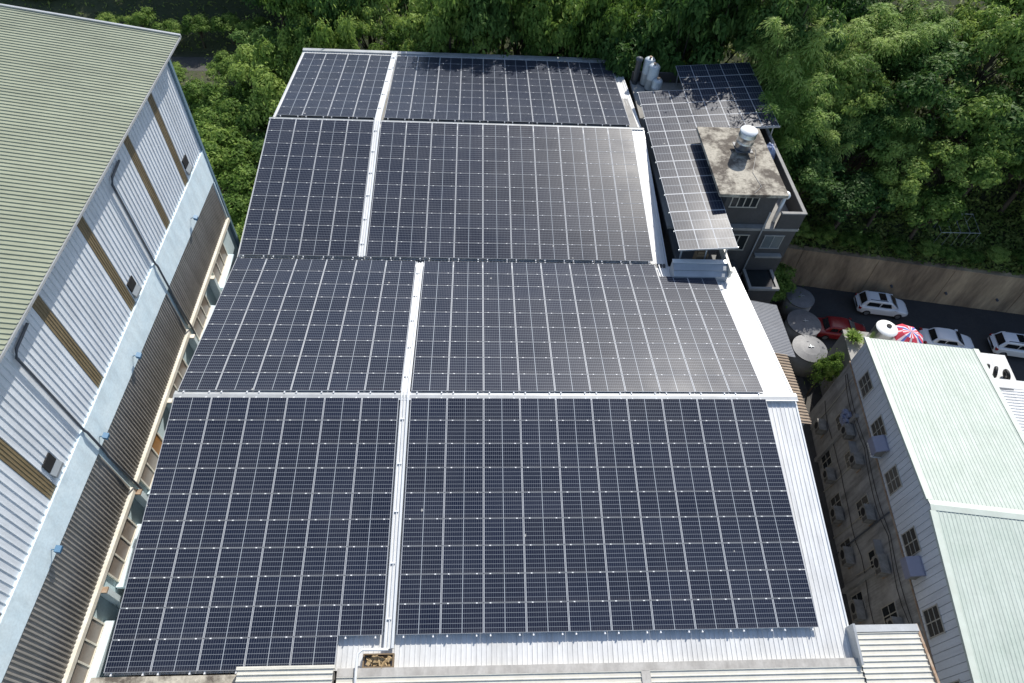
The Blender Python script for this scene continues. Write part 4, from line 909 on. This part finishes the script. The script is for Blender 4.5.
# bamboo at the right of the house
GM = 'bamboo on the slope right of the house'
for x, y, tp, s in ((22.9, 25.0, 4.6, .95), (22.7, 28.8, 9.6, .95), (22.6, 26.6, 6.8, .85), (25.6, 29.8, 6.0, .95), (22.6, 32.6, 11.0, .95), (26.6, 25.6, 1.6, .85), (29.0, 31.5, 7.0, 1.0), (33.5, 32.5, 7.6, 1.0), (31.0, 26.8, 2.6, .85)):
    tree(rp.choice(['m0', 'm1']), x, y, 'feathery light green bamboo clump rising on the slope right of the house', GM, s, top=tp)
# wooded slope above the retaining wall
GS = 'trees on the slope above the retaining wall'; LS = 'leafy green tree on the steep slope above the retaining wall'
for (d, st, t0, t1, ks, x0) in ((2.7, 3.0, 5.2, 7.4, ['b4', 'b3'], 22.6), (5.4, 3.4, 6.8, 8.8, ['b3', 'b1', 'b3'], 25.5), (8.6, 4.1, 7.5, 10.5, ['b2', 'b3', 'b0'], 29.5), (12.6, 4.6, 8.5, 11.5, ['b0', 'b2', 'b1'], 36), (16.6, 4.9, 7, 10, ['b0', 'b1', 'b2'], 30), (21.5, 5.2, 7.5, 10.5, ['b0', 'b2'], 28)):
    x = x0
    while x < 66:
        if d < 3 and 35.4 < x < 41.5: x += st; continue
        y = wall_y(x) + d + rp.uniform(-.9, .9); z = hill_z(x, y); k = rp.choice(ks)
        tree(k, x + rp.uniform(-.6, .6), y, LS, GS, rp.uniform(.8, 1.1), top=z + rp.uniform(t0, t1)); x += st * rp.uniform(.85, 1.15)
x = 21.2
while x < 54:
    if True: tree('b4', x, wall_y(x) + 1.3, 'small leafy shrub overhanging the coping of the retaining wall', 'shrubs along the retaining wall coping', .42, zb=G+3.6, top=G+3.6+rp.uniform(1.2, 2.0), name='shrub')
    x += rp.uniform(1.2, 2.4)
# plants down in the yard and on the terrace
tree('b4', 23.4, 17.6, 'dark bush between the dark house and the pale round tank', None, .82, zb=G, top=-8.9, name='shrub')
tree('b4', 24.3, 8.7, 'pale sunlit shrub at the corner of the alley by the round tanks', None, .42, zb=G, top=-7.9, name='shrub')
def spiky(label, x, y, z, n, L_):
    rng = np.random.default_rng(n); V = []
    for k in range(n):
        a = rng.uniform(0, 6.28); o_ = rng.uniform(.2, 1); d = np.array([math.cos(a)*o_, math.sin(a)*o_, rng.uniform(.5, 1.1)]); d /= np.linalg.norm(d); s_ = np.cross(d, [0,0,1]); s_ /= np.linalg.norm(s_)+1e-6
        l_ = L_*rng.uniform(.6, 1.1); wv = .03
        p1 = d*l_*.6; p2 = d*l_ + np.array([0,0,-.22*l_])
        V += [-s_*wv, s_*wv, p1+s_*wv*1.2, p1-s_*wv*1.2, p1-s_*wv*1.2, p1+s_*wv*1.2, p2+s_*.006, p2-s_*.006]
    o = link(bpy.data.objects.new('potted_grass', mesh_quads('potted_grass', np.array(V), M_bamboo))); o.location = (x, y, z); tag(o, label, 'plant')
lx, ly, lz = loc_b(1.75, 3.5, ZT); spiky('spiky pale grass plant on the terrace left of the steel tank', lx, ly, lz, 300, 1.0)

# ground cover
def cover(rng, n, x0, x1, d0, d1):
    x = rng.uniform(x0, x1, n); d = rng.uniform(d0, d1, n); y = np.array([wall_y(q) for q in x]) + .75 + d
    z = np.array([hill_z(a, b) for a, b in zip(x, y)]); p = np.stack([x, y, z + rng.uniform(.05, .7, n)**1.5 + .05], 1)
    return leaf_quads(rng, p, np.array([0, -.3, 1.0]) + rng.normal(size=(n, 3))*.6, rng.uniform(.10, .26, n), .5)
rng = np.random.default_rng(9); V = [cover(rng, 13000, 20.6, 60, -.25, 6)]
n = 16000; x = rng.uniform(20.5, 70, n); d = rng.uniform(.1, 26, n) ** 1.0; y = np.array([wall_y(q) for q in x]) + .6 + d
z = np.array([hill_z(a, b) for a, b in zip(x, y)]); p = np.stack([x, y, z + rng.uniform(.05, .5, n)], 1)
V.append(leaf_quads(rng, p, np.array([0, -.2, 1.0]) + rng.normal(size=(n, 3))*.6, rng.uniform(.12, .3, n), .5))
n = 9000; x = rng.uniform(-60, 20, n); y = rng.uniform(36, 64, n); z = np.array([hill_z(a, b) for a, b in zip(x, y)]); keep = (~((y > 49) & (y < 54) & (x < -19)))
p = np.stack([x, y, z + rng.uniform(.05, .5, n)], 1)[keep]; n = len(p)
V.append(leaf_quads(rng, p, np.array([0, -.2, 1.0]) + rng.normal(size=(n, 3))*.6, rng.uniform(.12, .3, n), .5))
n = 5000; x = rng.uniform(-26, -14.9, n); y = rng.uniform(17, 49, n); p = np.stack([x, y, np.full(n, G) + rng.uniform(.05, .7, n)], 1)
V.append(leaf_quads(rng, p, np.array([0, -.2, 1.0]) + rng.normal(size=(n, 3))*.6, rng.uniform(.12, .3, n), .5))
o = link(bpy.data.objects.new('undergrowth', mesh_quads('undergrowth', np.concatenate(V), M_grassy))); tag(o, 'low weeds and undergrowth covering the wooded slopes', 'undergrowth', None, 'stuff')
